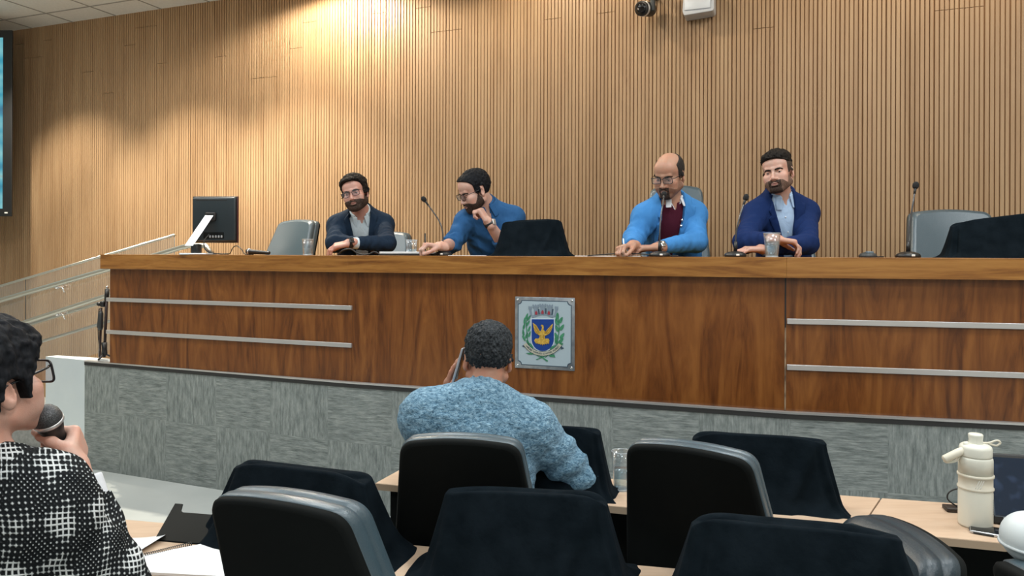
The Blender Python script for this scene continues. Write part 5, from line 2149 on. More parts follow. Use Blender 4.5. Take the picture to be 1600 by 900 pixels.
def woman():
    HP = np.array(W(72, 650, 1.45)); t = np.array((0, -.51, .86)); t /= np.linalg.norm(t)
    f = np.array((-.35, .75, .445)); f -= t * (f @ t); f /= np.linalg.norm(f); n = np.cross(t, f)
    PC = HP - t * .088
    WA = PC - n * .031 - f * .068
    J = J_(0.0, neck=W(-18, 768, 1.37), SA=W(58, 800, 1.315), SB=W(-165, 790, 1.45), pelvis=(-.98, 1.20, .60),
           EA=W(168, 922, 1.42), WA=WA, EB=W(-260, 960, 1.55), WB=(-1.05, 1.72, .85))
    R = rot(162, -11, 3)
    hd = Head(W(-29, 602, 1.36), R, .98, dict(lid=.001, jaw=.74, nose=.85, fat=-.005))
    h1, _ = hand_ops(WA, f, n, +1, curl=(62, 70, 45), spread=.6, thumb=(.62, .35, .75), tcurl=24, s=.90)
    h2, _ = hand_ops(J['WB'], (.6, .8, -.2), (0, 0, -1), -1, curl=(20, 25, 15), s=.9)
    o = build_person('woman in a black and white tweed jacket speaking into a handheld microphone', J, hd, SK6, [h1, h2], h_body=.005, h_head=.0024, hz=.0024, neck_r=.050)
    hd.add_eyes(o); hd.add_brows(o, HB, .003); hd.add_lips(o, LIP)
    hair_extra = [('u', P_ell((0, .045, .030), (.090, .092, .102)), .01), ('u', P_cone((-.066, -.028, .03), (-.0715, -.022, -.034), .011, .003), .012), ('u', P_cone((.066, -.028, .03), (.0715, -.022, -.034), .011, .003), .012)]
    hd.add_region('hair', HB2, o, side_poly([(-.14, .060), (-.086, .050), (-.060, .020), (-.042, -.004), (-.034, -.036), (-.026, -.036), (-.018, .004), (.002, .018), (.024, .014), (.034, -.022), (.036, -.070), (.062, -.092), (.17, -.092), (.18, .18), (-.14, .18)]), hair_t(.013, .021, .0, .09, .004), (.0050, 70), h=.0028, extra=hair_extra, only=False)
    hd.add_glasses(o, GLB, .029, .0225, 5, .0024, dz=-.006)
    ops = torso_ops(J, .026, .014, .0, .95) + arm_ops(J['SA'], J['EA'], J['WA'], .030, .74, .020) + arm_ops(J['SB'], J['EB'], J['WB'], .030, .85, .02)
    fd = cloth_field(ops, .0055)
    rr, uu, ff = torso_coords(J, fd)
    hole = np.sqrt((rr / .060) ** 2 + ((ff - .012) / .060) ** 2) - 1
    fd.v = np.maximum(fd.v, np.minimum(-hole * .05, uu - .062).astype(f32))
    X, Y, Z = fd.grid((slice(None),) * 3)
    p = np.array(J['SA']) * .45 + np.array(J['EA']) * .55
    dd = np.sqrt((X - p[0]) ** 2 + (Y - p[1]) ** 2 + (Z - p[2]) ** 2)
    fd.v += (.007 * np.sin((X * .5 - Z * .9 + Y * .4) * 75) * np.exp(-(dd / .12) ** 2) + .002 * vnoise(X * 40, Y * 40, Z * 40, 2)).astype(f32)
    net_obj('jacket', fd, tweed_mat(), o)
    cuff(o, J['EA'], J['WA'], WHITE, .60, .90, .044)
    trousers(o, J, TROU)
    WOMAN.update(J=J, f=f, t=t, n=n, WA=WA, HP=HP)
    return o


P_ROYAL = man_royal()
P_SKY = man_sky()
P_NAVY = man_navy()
P_SHIRT, PEN_TIPS = man_shirt()
P_SWEAT = man_sweater()
P_WOMAN = woman()
# ================================================================== CHAIRS IN PLACE
chair_at('black backed chair nearest the camera, beside the open notebook', 500, 1.72, -20, 0, GA)
chair_at('black backed chair in which the man in the blue sweater sits', 733, 2.25, -6, 0, GA)
chair_at('black backed empty chair right of the man in the blue sweater', 1098, 2.15, -30, 0, GA)
M['leather_shaded'] = mat('shaded_leather', (0.014, 0.030, 0.042), 0.36, bump=0.0008, scale=(220, 220, 220), spec=0.6)  # chair leather again, with shade put into its colour for the sideways chair
side_chair = chair_at('low backed chair, shade painted into its leather, turned sideways at the bottom right, behind a cloth cover', 1383, 1.857, 96, 0, GA, zs=.71)
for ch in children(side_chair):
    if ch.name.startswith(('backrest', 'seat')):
        ch.data.materials.clear(); ch.data.materials.append(M['leather_shaded'])
chair_at('chair at the right edge of the photo, under the white helmet', 1824, 1.15, -90, 0, GA)
chair_at('chair of the woman speaking into the microphone', -560, .98, -8, 0, GA)
ST = STAGE_Z
chair_at('empty blue grey leather chair near the monitor on the panel desk', 452, 5.62, 152, ST - .0, GP, zs=.97, tuft=True)
chair_at('leather chair behind the bearded man in the navy jacket', 601, 5.62, 166, ST, GP, zs=.82)
chair_at('tall leather chair behind the man in the sky blue blazer', 1055, 4.95, 166, ST, GP, zs=1.33)
chair_at('wide empty leather chair at the right end of the panel desk', 1494, 4.38, 174, ST, GP, zs=1.0, tuft=True, wide=1.28)
chair_at('chair of the man in the royal blue jacket', 1227, 4.93, 166, ST, GP, zs=.66)
chair_at('chair of the man in the blue shirt', 784, 5.36, 172, ST, GP, zs=.62)


# ================================================================== THINGS ON THE PANEL DESK
def desk_pt(px, back, dz=0.0):
    d = desk_d(px) + back
    p = XD(px, d)
    return Vector((p.x, p.y, DESK_Z + dz))


M['foam'] = mat('mic_foam', (.010, .010, .011), .95, bump=.001, scale=(900, 900, 900))
M['mic_body'] = mat('mic_black', (.010, .011, .012), .4)
M['goose'] = mat('gooseneck_grey', (.10, .10, .105), .35, metal=.7)
GM = 'gooseneck microphones on the panel desk'


def gooseneck(label, px, back, pix, dd, base='puck'):
    """pix: the stem in pixels from the bottom up; dd: how much nearer (-) or farther each point stands"""
    o = empty('gooseneck_microphone', desk_pt(px, back), 0, label, 'microphone', GM)
    d0 = desk_d(px) + back
    pts = [W(x, y, d0 + e) - o.location for (x, y), e in zip(pix, dd)]
    pts[0].z = .028
    mb = MB(); mb.lathe([(.056, 0), (.058, .008), (.054, .018), (.036, .027), (.018, .031), (.0001, .032)], 32); mb.build('base', M['mic_body'], o)
    mb = MB(); mb.rbox((-.012, -.060, .006), (.004, -.052, .016), .002, 2); mb.build('switch', M['white_lac'], o)
    k = pts[0]; up = (pts[1] - pts[0])
    mb = MB(); mb.tube([k, k + up.normalized() * .055], [.0105, .0085], 12); mb.build('stem_socket', M['mic_body'], o)
    c = catmull(pts, 8)
    mb = MB(); mb.tube(c, .0042, 10); mb.build('gooseneck', M['goose'], o)
    t = (c[-1] - c[-4]).normalized()
    e = c[-1]
    mb = MB(); mb.tube([e - t * .03, e - t * .005, e], [.0055, .0065, .0065], 12); mb.build('capsule', M['mic_body'], o)
    mb = MB(); q = [(0, .006), (.006, .0125), (.016, .0155), (.028, .0150), (.037, .010), (.0405, .001)]
    mb.tube([e + t * a for a, r in q], [r for a, r in q], 16); mb.build('foam_windscreen', M['foam'], o)
    return o


gooseneck('gooseneck microphone bending left in front of the man in the blue shirt', 692, .10, [(692, 390), (692, 366), (687, 347), (676, 330), (665, 315)], [0, 0, .01, .03, .05])
gooseneck('gooseneck microphone in front of the man in the sky blue blazer', 1031, .06, [(1031, 390), (1031, 362), (1033, 336), (1036, 318), (1037.5, 306)], [0, 0, .02, .06, .12])
gooseneck('gooseneck microphone in front of the man in the royal blue jacket', 1149, .07, [(1149, 390), (1150, 367), (1154, 345), (1160, 325), (1164, 313)], [0, 0, 0, .02, .04])
gooseneck('gooseneck microphone standing alone at the right end of the panel desk', 1419, .08, [(1419, 390), (1419.5, 366), (1423, 340), (1427, 315), (1430, 295)], [0, 0, 0, 0, .02])


def puck():
    o = empty('cable_hub', desk_pt(1356, .08), 0, 'small dark domed cable hub on the panel desk left of the lone microphone', 'cable hub')
    mb = MB(); mb.lathe([(.042, 0), (.044, .008), (.036, .020), (.018, .027), (.0001, .029)], 28); mb.build('dome', M['dark_grey'], o)
    mb = MB(); mb.rbox((-.016, -.03, .012), (.018, .0, .032), .005, 2); mb.build('cable_plug', mat('plug_grey', (.10, .14, .17), .35), o)
    mb = MB(); mb.tube(catmull([(0, .03, .015), (.05, .06, .012), (.08, .10, .004), (.14, .12, .004)], 6), .0035, 8); mb.build('cable', M['black'], o)


puck()


def cup(label, p, h, r0, r1, fill=.5, group=None, inside=None):
    o = empty('plastic_cup', p, 0, label, 'cup', group)
    mb = MB(); mb.lathe([(r0, 0), (r0 + (r1 - r0) * .5, h * .5), (r1, h), (r1 - .0012, h), (r0 + (r1 - r0) * .5 - .0012, h * .5), (r0 - .0015, .003), (.0001, .003)], 36, cap=False)
    mb.add([(r0 * math.cos(2 * PI * k / 36), r0 * math.sin(2 * PI * k / 36), 0) for k in range(36)], [tuple(range(36))])
    mb.build('cup_wall', M['clear'], o)
    mb = MB(); mb.tube([(r1 * math.cos(2 * PI * k / 36), r1 * math.sin(2 * PI * k / 36), h) for k in range(36)], .0014, 6, closed=True); mb.build('rim', M['rimw'], o)
    mb = MB(); mb.lathe([(r0 + .0002, 0), (r0 + .0012, .003), (r0 + .0002, .007), (r0 - .003, .008)], 36, cap=False)
    mb.build('foot_ring', M['rimw'], o)
    if fill:
        rf = r0 + (r1 - r0) * fill - .002
        mb = MB(); mb.lathe([(r0 - .002, .004), (rf, h * fill)], 32); mb.build('water', M['water'], o)
    return o


M['rimw'] = glass_mat('clear_rim', (.95, .97, 1), .45)
GC = 'clear plastic cups on the panel desk'
cup('clear plastic cup near the empty chair on the left of the panel desk', desk_pt(481, .12), .105, .030, .037, .45, GC)
cup('clear plastic cup between the bearded man and the writing hand', desk_pt(643, .14), .098, .030, .037, .42, GC)
cup('clear plastic cup in front of the man in the royal blue jacket', desk_pt(1206, .03), .125, .031, .043, .66, GC)


def monitor():
    p = desk_pt(336, .22)
    o = empty('computer_monitor', p, math.radians(-4), 'computer monitor seen from behind on a silver leaning stand', 'monitor')
    w, h0, h1 = .165, .085, .415
    back = mat('monitor_back', (.018, .028, .034), .35)
    mb = MB(); mb.rbox((-w, 0, h0), (w, .018, h1), .006, 3); mb.build('screen_frame', M['black'], o)
    mb = MB()
    mb.rbox((-w + .006, -.022, h0 + .01), (w - .008, .004, h1 - .008), .02, 4); mb.build('back_cover', back, o)
    mb = MB(); mb.rbox((-w + .035, -.0235, h1 - .032), (w - .07, -.020, h1 - .025), .0012, 2); mb.build('vent_slot', M['black'], o)
    mb = MB(); mb.rbox((-.075, -.0245, h0 + .03), (.075, -.018, h0 + .075), .003, 2); mb.build('port_bay', M['black_matte'], o)
    mb = MB()
    for k in range(5): mb.rbox((-.03 + k * .021, -.030, h0 + .035), (-.018 + k * .021, -.022, h0 + .052), .002, 2)
    mb.build('cable_plugs', mat('plug_pale', (.35, .38, .40), .4), o)
    mb = MB(); mb.rbox((.158, -.002, h0), (.1655, .0175, h1), .002, 2); mb.build('side_edge', mat('edge_red', (.06, .012, .012), .4), o)
    mb = MB()
    A, B = Vector((-.02, -.035, .285)), Vector((-.105, -.17, .06))
    for q in (1,):
        w2 = .031
        mb.add([A + Vector((-w2, 0, 0)), A + Vector((w2, 0, 0)), B + Vector((w2, 0, 0)), B + Vector((-w2, 0, 0)), A + Vector((-w2, .012, .012)), A + Vector((w2, .012, .012)), B + Vector((w2, .015, .012)), B + Vector((-w2, .015, .012))],
               [(0, 1, 2, 3), (7, 6, 5, 4), (0, 4, 5, 1), (1, 5, 6, 2), (2, 6, 7, 3), (3, 7, 4, 0)])
    mb.build('stand_arm', mat('silver_arm', (.72, .76, .80), .3, metal=.3), o, bevel=.003)
    mb = MB(); mb.rbox((-.055, -.04, .24), (.02, -.015, .30), .008, 3); mb.build('pivot', M['black'], o)
    mb = MB(); mb.rbox((-.16, -.20, 0), (.03, -.03, .012), .005, 3); mb.build('stand_foot', mat('silver_foot', (.66, .70, .74), .3, metal=.3), o)
    mb = MB(); mb.rbox((-.095, -.165, .01), (-.045, -.10, .075), .008, 3); mb.build('stand_hinge', M['black'], o)
    mb = MB(); mb.tube(catmull([(-.03, -.026, h0 + .06), (-.05, -.06, h0 + .01), (-.02, -.09, .03), (.05, -.08, .008), (.13, -.06, .006)], 8), .004, 8); mb.build('cable', M['dark_grey'], o)


monitor()


def loose_cable(label, pts, r=.0035, m='black'):
    p0 = Vector(pts[0])
    o = empty('cable', p0, 0, label, 'cable', None)
    mb = MB(); mb.tube(catmull([Vector(p) - p0 for p in pts], 8), r, 8)
    ob = mb.build('cable', M[m], None)
    bpy.data.objects.remove(o)
    ob.location = p0
    return tag(ob, label, 'cable')


q = lambda px, b, z: desk_pt(px, b, z)
loose_cable('dark cable arching up between the monitor and the lying microphone', [q(352, .20, .005), q(359, .16, .010), q(364, .14, .05), q(370, .14, .062), q(377, .13, .040), q(383, .12, .006), q(396, .10, .004)], .0032)
loose_cable('tangle of black cables in front of the bearded man', [q(528, .06, .004), q(536, .05, .032), q(548, .06, .040), q(560, .05, .012), q(574, .04, .006), q(585, .06, .022), q(596, .06, .006), q(615, .05, .004), q(640, .05, .004)], .005)
loose_cable('thin black cable along the desk edge at the hands of the man in the blazer', [q(918, .03, .004), q(945, .03, .012), q(970, .03, .017), q(1000, .03, .015), q(1022, .05, .010), q(1060, .04, .005)], .003)


def handheld_mic(label, head, tail, r=.0235, cat='microphone'):
    head, tail = Vector(head), Vector(tail)
    o = empty('handheld_microphone', tail, 0, label, cat)
    ax = (head - tail); L = ax.length; ax.normalize()
    Mx = ax.to_track_quat('Z', 'Y').to_matrix().to_4x4()
    hz = L - r
    gm = mat('mic_grille', (.10, .105, .11), .45, metal=.6, bump=.0015, scale=(420, 420, 420), col2=(.045, .047, .05))
    mb = MB(); mb.lathe([(r * .93, hz - r * .55), (r, hz - r * .2), (r * 1.02, hz), (r * .93, hz + r * .45), (r * .70, hz + r * .8), (r * .35, hz + r * .97), (.0001, hz + r)], 32, Mx); mb.build('grille', gm, o)
    mb = MB(); mb.lathe([(r * 1.0, hz - r * .42), (r * 1.05, hz - r * .36), (r * 1.05, hz - r * .16), (r * 1.0, hz - r * .10)], 32, Mx); mb.build('grille_ring', M['alu'], o)
    mb = MB(); mb.lathe([(r * .52, 0), (r * .56, .004), (r * .62, L * .3), (r * .74, hz - r * 1.5), (r * .92, hz - r * .6), (r * .92, hz - r * .5)], 28, Mx); mb.build('handle', M['mic_body'], o)
    return o


handheld_mic('handheld microphone lying on the panel desk near the monitor', q(385, .10, .024), q(421, .10, .014), .021)


def notebook_flat():
    p = desk_pt(642, .17)
    o = empty('folder', p, math.radians(-20), 'black folder with a white pad lying before the man in the blue shirt', 'folder')
    mb = MB(); mb.rbox((-.16, -.12, 0), (.20, .12, .012), .003, 2); mb.build('cover', M['black'], o)
    mb = MB(); mb.rbox((-.165, -.105, .012), (.14, .105, .024), .002, 2); mb.build('paper_pad', M['paper'], o)


notebook_flat()


def sheet(name, label, pts, z, m, cat='paper', th=.0015, group=None):
    pts = [Vector(p) for p in pts]
    c = sum(pts, Vector((0, 0))) / len(pts)
    mb = MB(); plan_slab(mb, [v2(p.x - c.x, p.y - c.y) for p in pts], 0, th)
    o = mb.build(name, m, None)
    o.location = (c.x, c.y, z)
    return tag(o, label, cat, group)


def dp2(px, b):
    p = desk_pt(px, b); return v2(p.x, p.y)


sheet('paper_sheet', 'white sheets under the hands of the man in the sky blue blazer', [dp2(908, .03), dp2(1000, .03), dp2(1004, .25), dp2(920, .25)], DESK_Z, M['paper'], th=.004)
sheet('paper_sheet', 'white sheet beside the microphone of the man in the blue shirt', [dp2(700, .01), dp2(760, .01), dp2(758, .14), dp2(704, .14)], DESK_Z, M['paper'], th=.003)
sheet('paper_sheet', 'white sheet beside the cloth cover in the middle of the panel desk', [dp2(898, .03), dp2(912, .02), dp2(925, .14), dp2(900, .14)], DESK_Z, M['paper'], th=.004)


def pen(label, a, b, m):
    a, b = Vector(a), Vector(b)
    o = empty('pen', a, 0, label, 'pen')
    d = (b - a).normalized(); L = (b - a).length
    mb = MB(); mb.tube([Vector((0, 0, 0)), d * .012], [.0008, .0036], 10); mb.build('tip', M['alu'], o)
    mb = MB(); mb.tube([d * .012, d * L], .0042, 10); mb.build('barrel', m, o)
    return o


tp = Vector(PEN_TIPS[1])
pen('dark pen upright in the hand of the man in the blue shirt', (tp.x + .012, tp.y - .012, DESK_Z + .018), (tp.x + .008, tp.y + .01, DESK_Z + .135), M['black'])
pw = W(979, 388, 4.05)
pen('pale pen in the hand of the man in the sky blue blazer', (pw.x - .01, pw.y, DESK_Z + .007), W(974, 373, 4.10), mat('pen_pale', (.55, .65, .78), .3))


# ------------------------------------------------------------------ microphone stand folded beside the desk
def mic_stand():
    d = 5.52
    p = W(165, 560, d); p.z = STAGE_Z
    o = empty('microphone_stand', p, 0, 'folded black microphone stand on the stage beside the left end of the desk', 'microphone stand')
    Wl = lambda x, y, e=0: W(x, y, d + e) - o.location
    mb = MB(); mb.tube([Wl(163, 558), Wl(164.5, 520), Wl(167.5, 452)], .0105, 12); mb.build('pole', mat('stand_maroon', (.016, .008, .008), .35), o)
    mb = MB(); mb.tube([Wl(155.5, 558), Wl(157, 520), Wl(158, 481)], .0085, 12); mb.build('boom', mat('boom_maroon', (.02, .008, .008), .35), o)
    mb = MB(); mb.tube([Wl(157.2, 516), Wl(156.5, 511), Wl(157.5, 490), Wl(158, 486)], [.012, .022, .018, .01], 12); mb.build('grip', M['dark_grey'], o)
    mb = MB(); mb.rbox(tuple(Wl(155, 480, -.02)), tuple(Wl(168, 470, .03)), .012, 3); mb.ball(Wl(154.5, 475), .016); mb.build('clutch', M['black'], o)
    mb = MB(); mb.tube([Wl(166.5, 470), Wl(167.5, 452)], .016, 12); mb.build('collar', M['black'], o)
    mb = MB(); mb.tube([Wl(167.5, 452), Wl(167.8, 447)], .010, 12); mb.build('tip', M['chrome'], o)
    mb = MB(); mb.tube([Wl(163, 555), Wl(163.3, 545), Wl(163, 535)], [.022, .018, .020], 12); mb.build('leg_hub', M['black'], o)
    f = Wl(163, 557)
    for a in (.4, 2.5, 4.6):
        mb = MB(); mb.tube([Vector((f.x, f.y, .05)), Vector((f.x + .11 * math.cos(a) * .6, f.y + .11 * math.sin(a) * .6, .008))], .007, 8); lg = mb.build('leg', M['black'], o)
    mb = MB(); mb.tube(catmull([Wl(155, 482), Wl(153.2, 500), Wl(153.5, 522), Wl(155, 540)], 6), .0035, 8); mb.build('cable', M['black'], o)


mic_stand()

# ================================================================== THINGS ON THE AUDIENCE TABLES
M['tabw'] = M['paper']


def bottle():
    p = WZ(1524, 821, TAB_Z); p.z = TAB_Z
    o = empty('water_bottle', p, math.radians(-8), 'cream insulated bottle with carry handle on the right table', 'bottle')
    r = .0485
    mb = MB(); mb.lathe([(r * .90, 0), (r * .97, .002), (r, .008), (r, .108), (r * .985, .112), (r * .985, .115), (r, .118)], 48); mb.build('lower_body', M['cream'], o)
    mb = MB(); mb.lathe([(r, .118), (r * 1.05, .120), (r * 1.05, .125), (r * .99, .127), (r * .99, .157), (r * 1.06, .159), (r * 1.06, .165), (r, .167)], 48, cap=False); mb.build('silicone_band', M['cream2'], o)
    mb = MB()
    for k in range(3):
        for j in range(8):
            pass
    for k in range(3):
        pts = []
        for j in range(7):
            a = -PI / 2 - .42 + .13 * k + .22 * j / 6
            pts.append((r * .995 * math.cos(a), r * .995 * math.sin(a), .129 + .026 * j / 6))
        mb.tube(pts, .0009, 6)
    mb.build('band_ridges', M['white_lac'], o)
    mb = MB(); mb.lathe([(r, .167), (r, .208), (r * .98, .216), (r * .94, .220)], 48); mb.build('upper_body', M['cream'], o)
    cap = MB(); cap.lathe([(r * .94, .221), (r * .95, .226), (r * .95, .246), (r * .90, .254), (r * .75, .259), (r * .42, .262)], 48)
    co_ = cap.build('lid', M['cream'], o)
    mb = MB(); mb.lathe([(r * .44, .258), (r * .44, .262), (r * .40, .272), (r * .43, .284), (r * .43, .289), (r * .38, .292), (.0001, .292)], 32); mb.build('spout_cap', M['cream'], co_)
    mb = MB(); mb.ball((-r * .62, -.005, .258), .009); mb.build('latch', M['cream'], co_)
    mb = MB(); mb.tube(catmull([(r * .42, 0, .263), (r * .8, 0, .264), (r * 1.25, -.004, .273), (r * 1.45, -.004, .266), (r * 1.2, -.004, .257), (r * .8, 0, .262)], 6), .0032, 8); mb.build('cap_tether', M['cream2'], co_)
    mb = MB()
    A, B = Vector((-r * .65, -.006, .244)), Vector((-r * 2.05, -.012, .208))
    mb.tube([A, A.lerp(B, .3), A.lerp(B, .95), B], [.010, .0125, .0125, .010], 14)
    hb = mb.build('carry_handle', M['cream2'], o)
    mb = MB(); mb.tube(catmull([(-r * 2.0, -.01, .204), (-r * 1.75, -.006, .199), (-r * 1.2, 0, .203), (-r * .9, .0, .222)], 6), .004, 8); mb.build('handle_strap', M['cream'], hb)
    mb = MB()
    for j in range(9):
        a = math.radians(-38)
        mb.box((-.0016, -.0005, .045 + j * .0055), (.0016, .0005, .0485 + j * .0055), Matrix.Translation((r * 1.001 * math.cos(a), r * 1.001 * math.sin(a), 0)) @ Matrix.Rotation(a + PI / 2, 4, 'Z'))
    mb.build('printed_mark', mat('grey_print', (.34, .35, .32), .5), o)
    mb = MB(); mb.lathe([(r * .90, -.0005), (r * .93, .0035)], 40, cap=False); mb.build('base_ring', mat('base_tan', (.40, .27, .16), .5), o)


bottle()


def desk_screen():
    a = WZ(1549, 821, TAB_Z)
    rz = math.radians(-14)
    o = empty('desk_screen', (a.x, a.y + .01, TAB_Z), rz, 'small dark screen standing on the table behind the cream bottle', 'screen')
    T = Matrix.Rotation(math.radians(-14), 4, 'X')
    w, h = .36, .222
    mb = MB(); mb.rbox((0, 0, .004), (w, .022, h), .006, 3, T); mb.build('housing', M['black'], o)
    m, nt, b = new_mat('screen_dark')
    b.inputs['Base Color'].default_value = (.005, .009, .015, 1); b.inputs['Roughness'].default_value = .12
    tc = N(nt, 'ShaderNodeTexCoord'); nz = N(nt, 'ShaderNodeTexNoise'); nz.inputs['Scale'].default_value = 26; nz.inputs['Detail'].default_value = 1
    nt.links.new(tc.outputs['Object'], nz.inputs['Vector'])
    r = ramp(nt, [(.5, (.006, .018, .042)), (.72, (.03, .055, .11))]); nt.links.new(nz.outputs['Fac'], r.inputs[0]); nt.links.new(r.outputs[0], b.inputs['Emission Color']); b.inputs['Emission Strength'].default_value = .7
    mb = MB(); mb.box((.020, -.001, .030), (w - .02, .001, h - .012), T); mb.build('display', m, o)
    mb = MB(); mb.box((.016, -.0014, .026), (.019, .001, h - .008), T); mb.box((.016, -.0014, .026), (w - .016, .001, .0285), T); mb.build('display_border', mat('border_grey', (.10, .13, .17), .3), o)
    mb = MB(); mb.box((.042, -.0018, .021), (.105, .0005, .0245), T); mb.build('status_strip', mat('strip_white', (.7, .78, .85), .4), o)
    mb = MB(); mb.rbox((.03, -.004, 0), (w - .03, .06, .012), .004, 2); mb.build('foot', M['black'], o)


desk_screen()


def phone_flat():
    a = WZ(1560, 835, TAB_Z)
    o = empty('smartphone', (a.x, a.y, TAB_Z), math.radians(-32), 'smartphone lying on the table in front of the dark screen', 'phone')
    mb = MB(); mb.rbox((-.075, -.036, .0), (.075, .036, .010), .0035, 3); mb.build('body', mat('phone_silver', (.55, .56, .57), .25, metal=.5), o)
    mb = MB(); mb.rbox((-.073, -.034, .0092), (.073, .034, .0105), .0006, 2); mb.build('display', mat('phone_glass', (.010, .011, .012), .12), o)
    mb = MB(); mb.rbox((-.066, -.0385, .0), (-.012, -.034, .007), .002, 2); mb.build('bumper', M['rubber'], o)
    mb = MB(); mb.rbox((-.0768, -.020, .002), (-.073, .020, .008), .001, 2); mb.build('case_edge', M['rubber'], o)


phone_flat()


def adapter():
    a = WZ(1497, 799, TAB_Z)
    o = empty('power_adapter', (a.x, a.y, TAB_Z), math.radians(-12), 'flat dark box with a looped cable behind the cream bottle', 'adapter')
    mb = MB(); mb.rbox((-.04, -.02, 0), (.05, .03, .014), .003, 2); mb.build('box', mat('box_brown', (.03, .022, .018), .5), o)
    mb = MB(); mb.tube(catmull([(.0, .0, .014), (-.028, .01, .035), (-.022, .012, .060), (.01, .012, .074), (.05, .012, .070), (.06, .01, .02), (.045, -.02, .002)], 8), .0024, 8); mb.build('cable', M['black'], o)


adapter()
cc = WZ(971, 765, TAB_Z); cc.z = TAB_Z
cup('clear plastic cup on the table between two black backed chairs', cc, .140, .029, .036, .55, None)
ck = WZ(181, 858, TAB_Z)
cup('small clear cup half hidden by the sleeve of the woman speaking', Vector((ck.x - .02, ck.y + .0, TAB_Z)), .095, .024, .030, .3, None)


# phone held at the ear
def phone_ear():
    J = P_SWEAT
    c = W(717, 571, 2.700)
    o = empty('smartphone', c, 0, 'pale smartphone held at the ear of the man in the blue sweater', 'phone')
    R = Matrix.Rotation(math.radians(16), 4, 'Y') @ Matrix.Rotation(math.radians(-6), 4, 'Z')
    mb = MB(); mb.rbox((-.0048, -.035, -.068), (.0048, .035, .068), .004, 3, R); mb.build('body', mat('phone_grey', (.46, .50, .56), .3, metal=.4), o)
    mb = MB(); mb.rbox((.0042, -.033, -.066), (.0052, .033, .066), .0005, 2, R); mb.build('display', mat('phone_dark', (.01, .011, .013), .15), o)


phone_ear()


# microphone in the woman's hand
def woman_mic():
    w = WOMAN
    t = w['t']
    o = handheld_mic('handheld microphone with grey grille held by the woman in tweed', w['HP'] + t * .02, w['HP'] - t * .175, .0265)
    mb = MB(); ax = Vector(t)
    Mx = ax.to_track_quat('Z', 'Y').to_matrix().to_4x4()
    mb.rbox((.010, -.007, .135), (.0185, .007, .158), .003, 2, Mx @ Matrix.Rotation(math.radians(200), 4, 'Z'))
    mb.build('switch_plate', M['alu'], o)


woman_mic()


# leaning dark board, notebook and loose pages on the left table
def board():
    a, b_ = WZ(240, 845, TAB_Z), WZ(330, 853, TAB_Z)
    rz = math.atan2(b_.y - a.y, b_.x - a.x)
    o = empty('board', (a.x, a.y, TAB_Z), rz, 'dark notched board leaning on the left table before the cloth cover', 'board')
    L = (b_ - a).length
    T = Matrix.Rotation(math.radians(-34), 4, 'X')
    poly = [(0, 0), (L, 0), (L, .088), (.062, .088), (.053, .092), (.051, .112), (.026, .112)]
    mb = MB(); mb.prism(poly, 0, .006, T); mb.build('panel', mat('board_olive', (.013, .013, .010), .6), o, bevel=.001)
    mb = MB(); mb.rbox((.0, .0, 0), (L * .9, .09, .004), .001, 2); mb.build('foot', M['black_matte'], o)


board()


def wp(px, py, dz=0): p = WZ(px, py, TAB_Z + dz); return p


def notebook():
    pts = [wp(222, 872), wp(318, 853), wp(372, 862), wp(352, 905), wp(205, 897)]
    c = sum(pts, Vector()) / len(pts)
    o = empty('spiral_notebook', (c.x, c.y, TAB_Z), 0, 'open spiral notebook with blank white page on the left table', 'notebook')
    mb = MB(); plan_slab(mb, [v2(p.x - c.x, p.y - c.y) for p in pts], 0, .008); mb.build('page', M['paper'], o, bevel=.001)
    A, B = wp(219, 874) - o.location, wp(300, 854) - o.location
    A.z = B.z = .008
    mb = MB()
    n = 26
    coil = []
    for k in range(n * 8 + 1):
        a = 2 * PI * k / 8
        p = A.lerp(B, k / (n * 8))
        nrm = Vector((-(B - A).y, (B - A).x, 0)).normalized()
        coil.append(p + nrm * .006 * math.cos(a) + Vector((0, 0, .006 * math.sin(a))))
    mb.tube(coil, .0011, 5); mb.build('wire_coil', M['dark_grey'], o)


notebook()


def curled():
    pts = [wp(196, 843), wp(262, 842), wp(224, 866), wp(190, 868)]
    c = sum(pts, Vector()) / 4
    vs, fs = [], []
    n = 14
    for i in range(n + 1):
        for j in range(2):
            u_ = i / n
            p = pts[0].lerp(pts[1], u_) if j else pts[3].lerp(pts[2], u_)
            z = .004 + .012 * u_ ** 3
            for dz in (0, .0008): vs.append((p.x - c.x, p.y - c.y, z + dz))
    for i in range(n):
        a = i * 4
        fs += [(a + 1, a + 5, a + 7, a + 3), (a, a + 2, a + 6, a + 4), (a, a + 4, a + 5, a + 1), (a + 2, a + 3, a + 7, a + 6)]
    mb = MB(); mb.add(vs, fs, True)
    o = mb.build('paper_sheet', M['paper'], None); o.location = (c.x, c.y, TAB_Z)
    tag(o, 'white page with a curling edge between the woman and the dark board', 'paper')


curled()


# white helmet on the chair at the right edge
def helmet():
    p = W(1614, 842, 1.30)
    mb = MB(); mb.ball((0, 0, 0), (.048, .055, .046), 40, 28)
    o = empty('helmet', p, 0, 'smooth white rounded helmet cut off by the right edge of the photo', 'helmet')
    mb.build('shell', mat('helmet_white', (.62, .68, .70), .45), o)
    mb = MB(); mb.tube([(.0475 * math.cos(a), .0545 * math.sin(a), -.012) for a in [2 * PI * k / 40 for k in range(40)]], .003, 8, closed=True); mb.build('rim', mat('rim_grey', (.5, .55, .57), .5), o)


helmet()
# ================================================================== LIGHT AND CAMERA
def area(name, loc, size, energy, col, rot=(0, 0, 0), sy=None):
    l = bpy.data.lights.new(name, 'AREA'); l.energy = energy; l.color = col; l.size = size
    if sy: l.shape = 'RECTANGLE'; l.size_y = sy
    o = bpy.data.objects.new(name, l); o.location = loc; o.rotation_euler = rot; link(o); return o


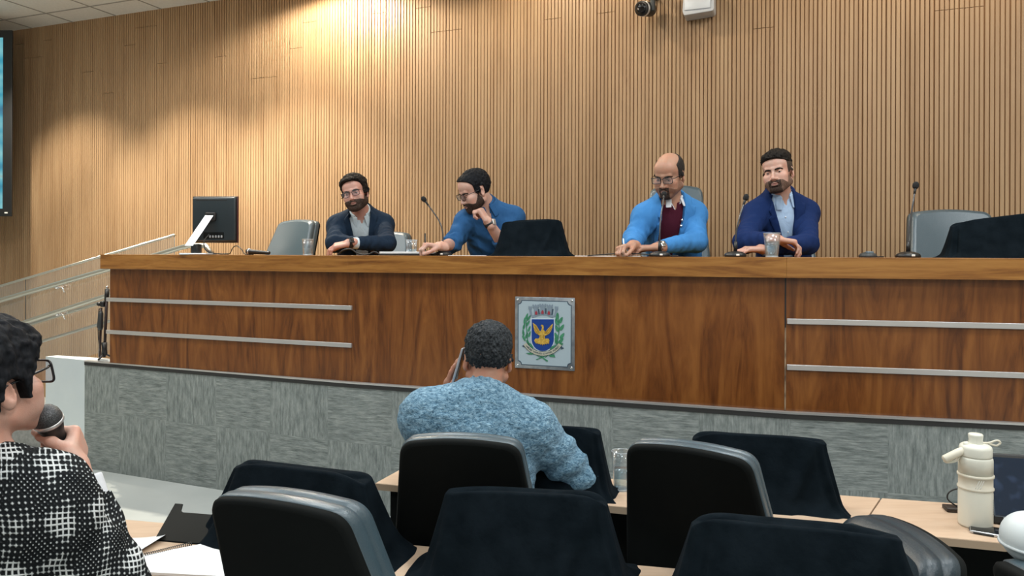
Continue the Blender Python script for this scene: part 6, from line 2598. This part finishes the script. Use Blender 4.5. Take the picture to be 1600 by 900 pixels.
def spot(name, loc, target, energy, col, ang, blend, r=.03):
    l = bpy.data.lights.new(name, 'SPOT'); l.energy = energy; l.color = col; l.spot_size = math.radians(ang); l.spot_blend = blend
    l.shadow_soft_size = r
    o = bpy.data.objects.new(name, l); o.location = loc
    dv = Vector(target) - Vector(loc)
    o.rotation_euler = dv.to_track_quat('-Z', 'Y').to_euler(); link(o); return o


# ceiling panels over the stage and over the audience
for i, (x, y, e) in enumerate(((-3.2, 4.4, 38), (-.9, 3.4, 44), (1.4, 2.6, 44), (-2.6, 1.2, 36), (0.4, .6, 36), (2.9, .5, 36), (-4.6, 3.2, 30), (3.2, 2.4, 34), (-1.2, -1.6, 32), (2.0, -1.6, 32))):
    area('ceiling_panel', (x, y, CEIL_Z - .03), .6, e, (.94, .985, 1.0))


def wash(px, out, e, ang=150, blend=.25, col=(1, .86, .66), z=CEIL_Z - .05, tilt=.12):
    p = wall_pt(px, 0, out)
    spot('wall_washer', (p.x, p.y, z), (p.x - WN.x * tilt, p.y - WN.y * tilt, 3), e, col, ang, blend)


wash(490, .55, 175, 160, .3, (1, .88, .70))
wash(800, .80, 40)
wash(950, .80, 16)
wash(1300, .80, 14)
wash(1560, .80, 40)
wash(330, 1.15, 390, 92, .6, (1, .90, .74))
wash(150, 1.15, 390, 92, .6, (1, .90, .74))
wash(-40, 1.15, 340, 92, .6, (1, .90, .74))
for (x, y, z, e, lc) in ((-3.9, 4.6, 3.3, 42, (1, .84, .64)), (1.0, -1.0, 3.2, 50, (1, .97, .92))):  # added unseen point fills that brighten the ceiling; no lamp is known here
    l = bpy.data.lights.new('fill_point', 'POINT'); l.energy = e; l.color = lc; l.shadow_soft_size = .15
    ob = bpy.data.objects.new('fill_point', l); ob.location = (x, y, z); link(ob)

w = bpy.data.worlds.new('room_world'); SC.world = w; w.use_nodes = True
w.node_tree.nodes['Background'].inputs[0].default_value = (.85, .93, 1, 1)
w.node_tree.nodes['Background'].inputs[1].default_value = .05

cam = bpy.data.cameras.new('camera'); co = bpy.data.objects.new('camera', cam); link(co)
cam.sensor_width = 36; cam.lens = 36 * F / 1600; cam.shift_y = -(450 - HY) / 1600; cam.clip_start = .05
co.matrix_world = Matrix.Translation((0, 0, CZ)) @ Matrix.Rotation(PI / 2, 4, 'X') @ Matrix.Rotation(ROLL, 4, 'Z')
SC.camera = co
vs_ = SC.view_settings
vs_.view_transform = 'Standard'; vs_.look = 'None'; vs_.gamma = 1; vs_.exposure = 0; vs_.use_curve_mapping = False
SC.cycles.use_denoising = True
SC.cycles.max_bounces = 6; SC.cycles.diffuse_bounces = 3; SC.cycles.glossy_bounces = 3; SC.cycles.transmission_bounces = 4; SC.cycles.transparent_max_bounces = 12
SC.cycles.caustics_reflective = False; SC.cycles.caustics_refractive = False
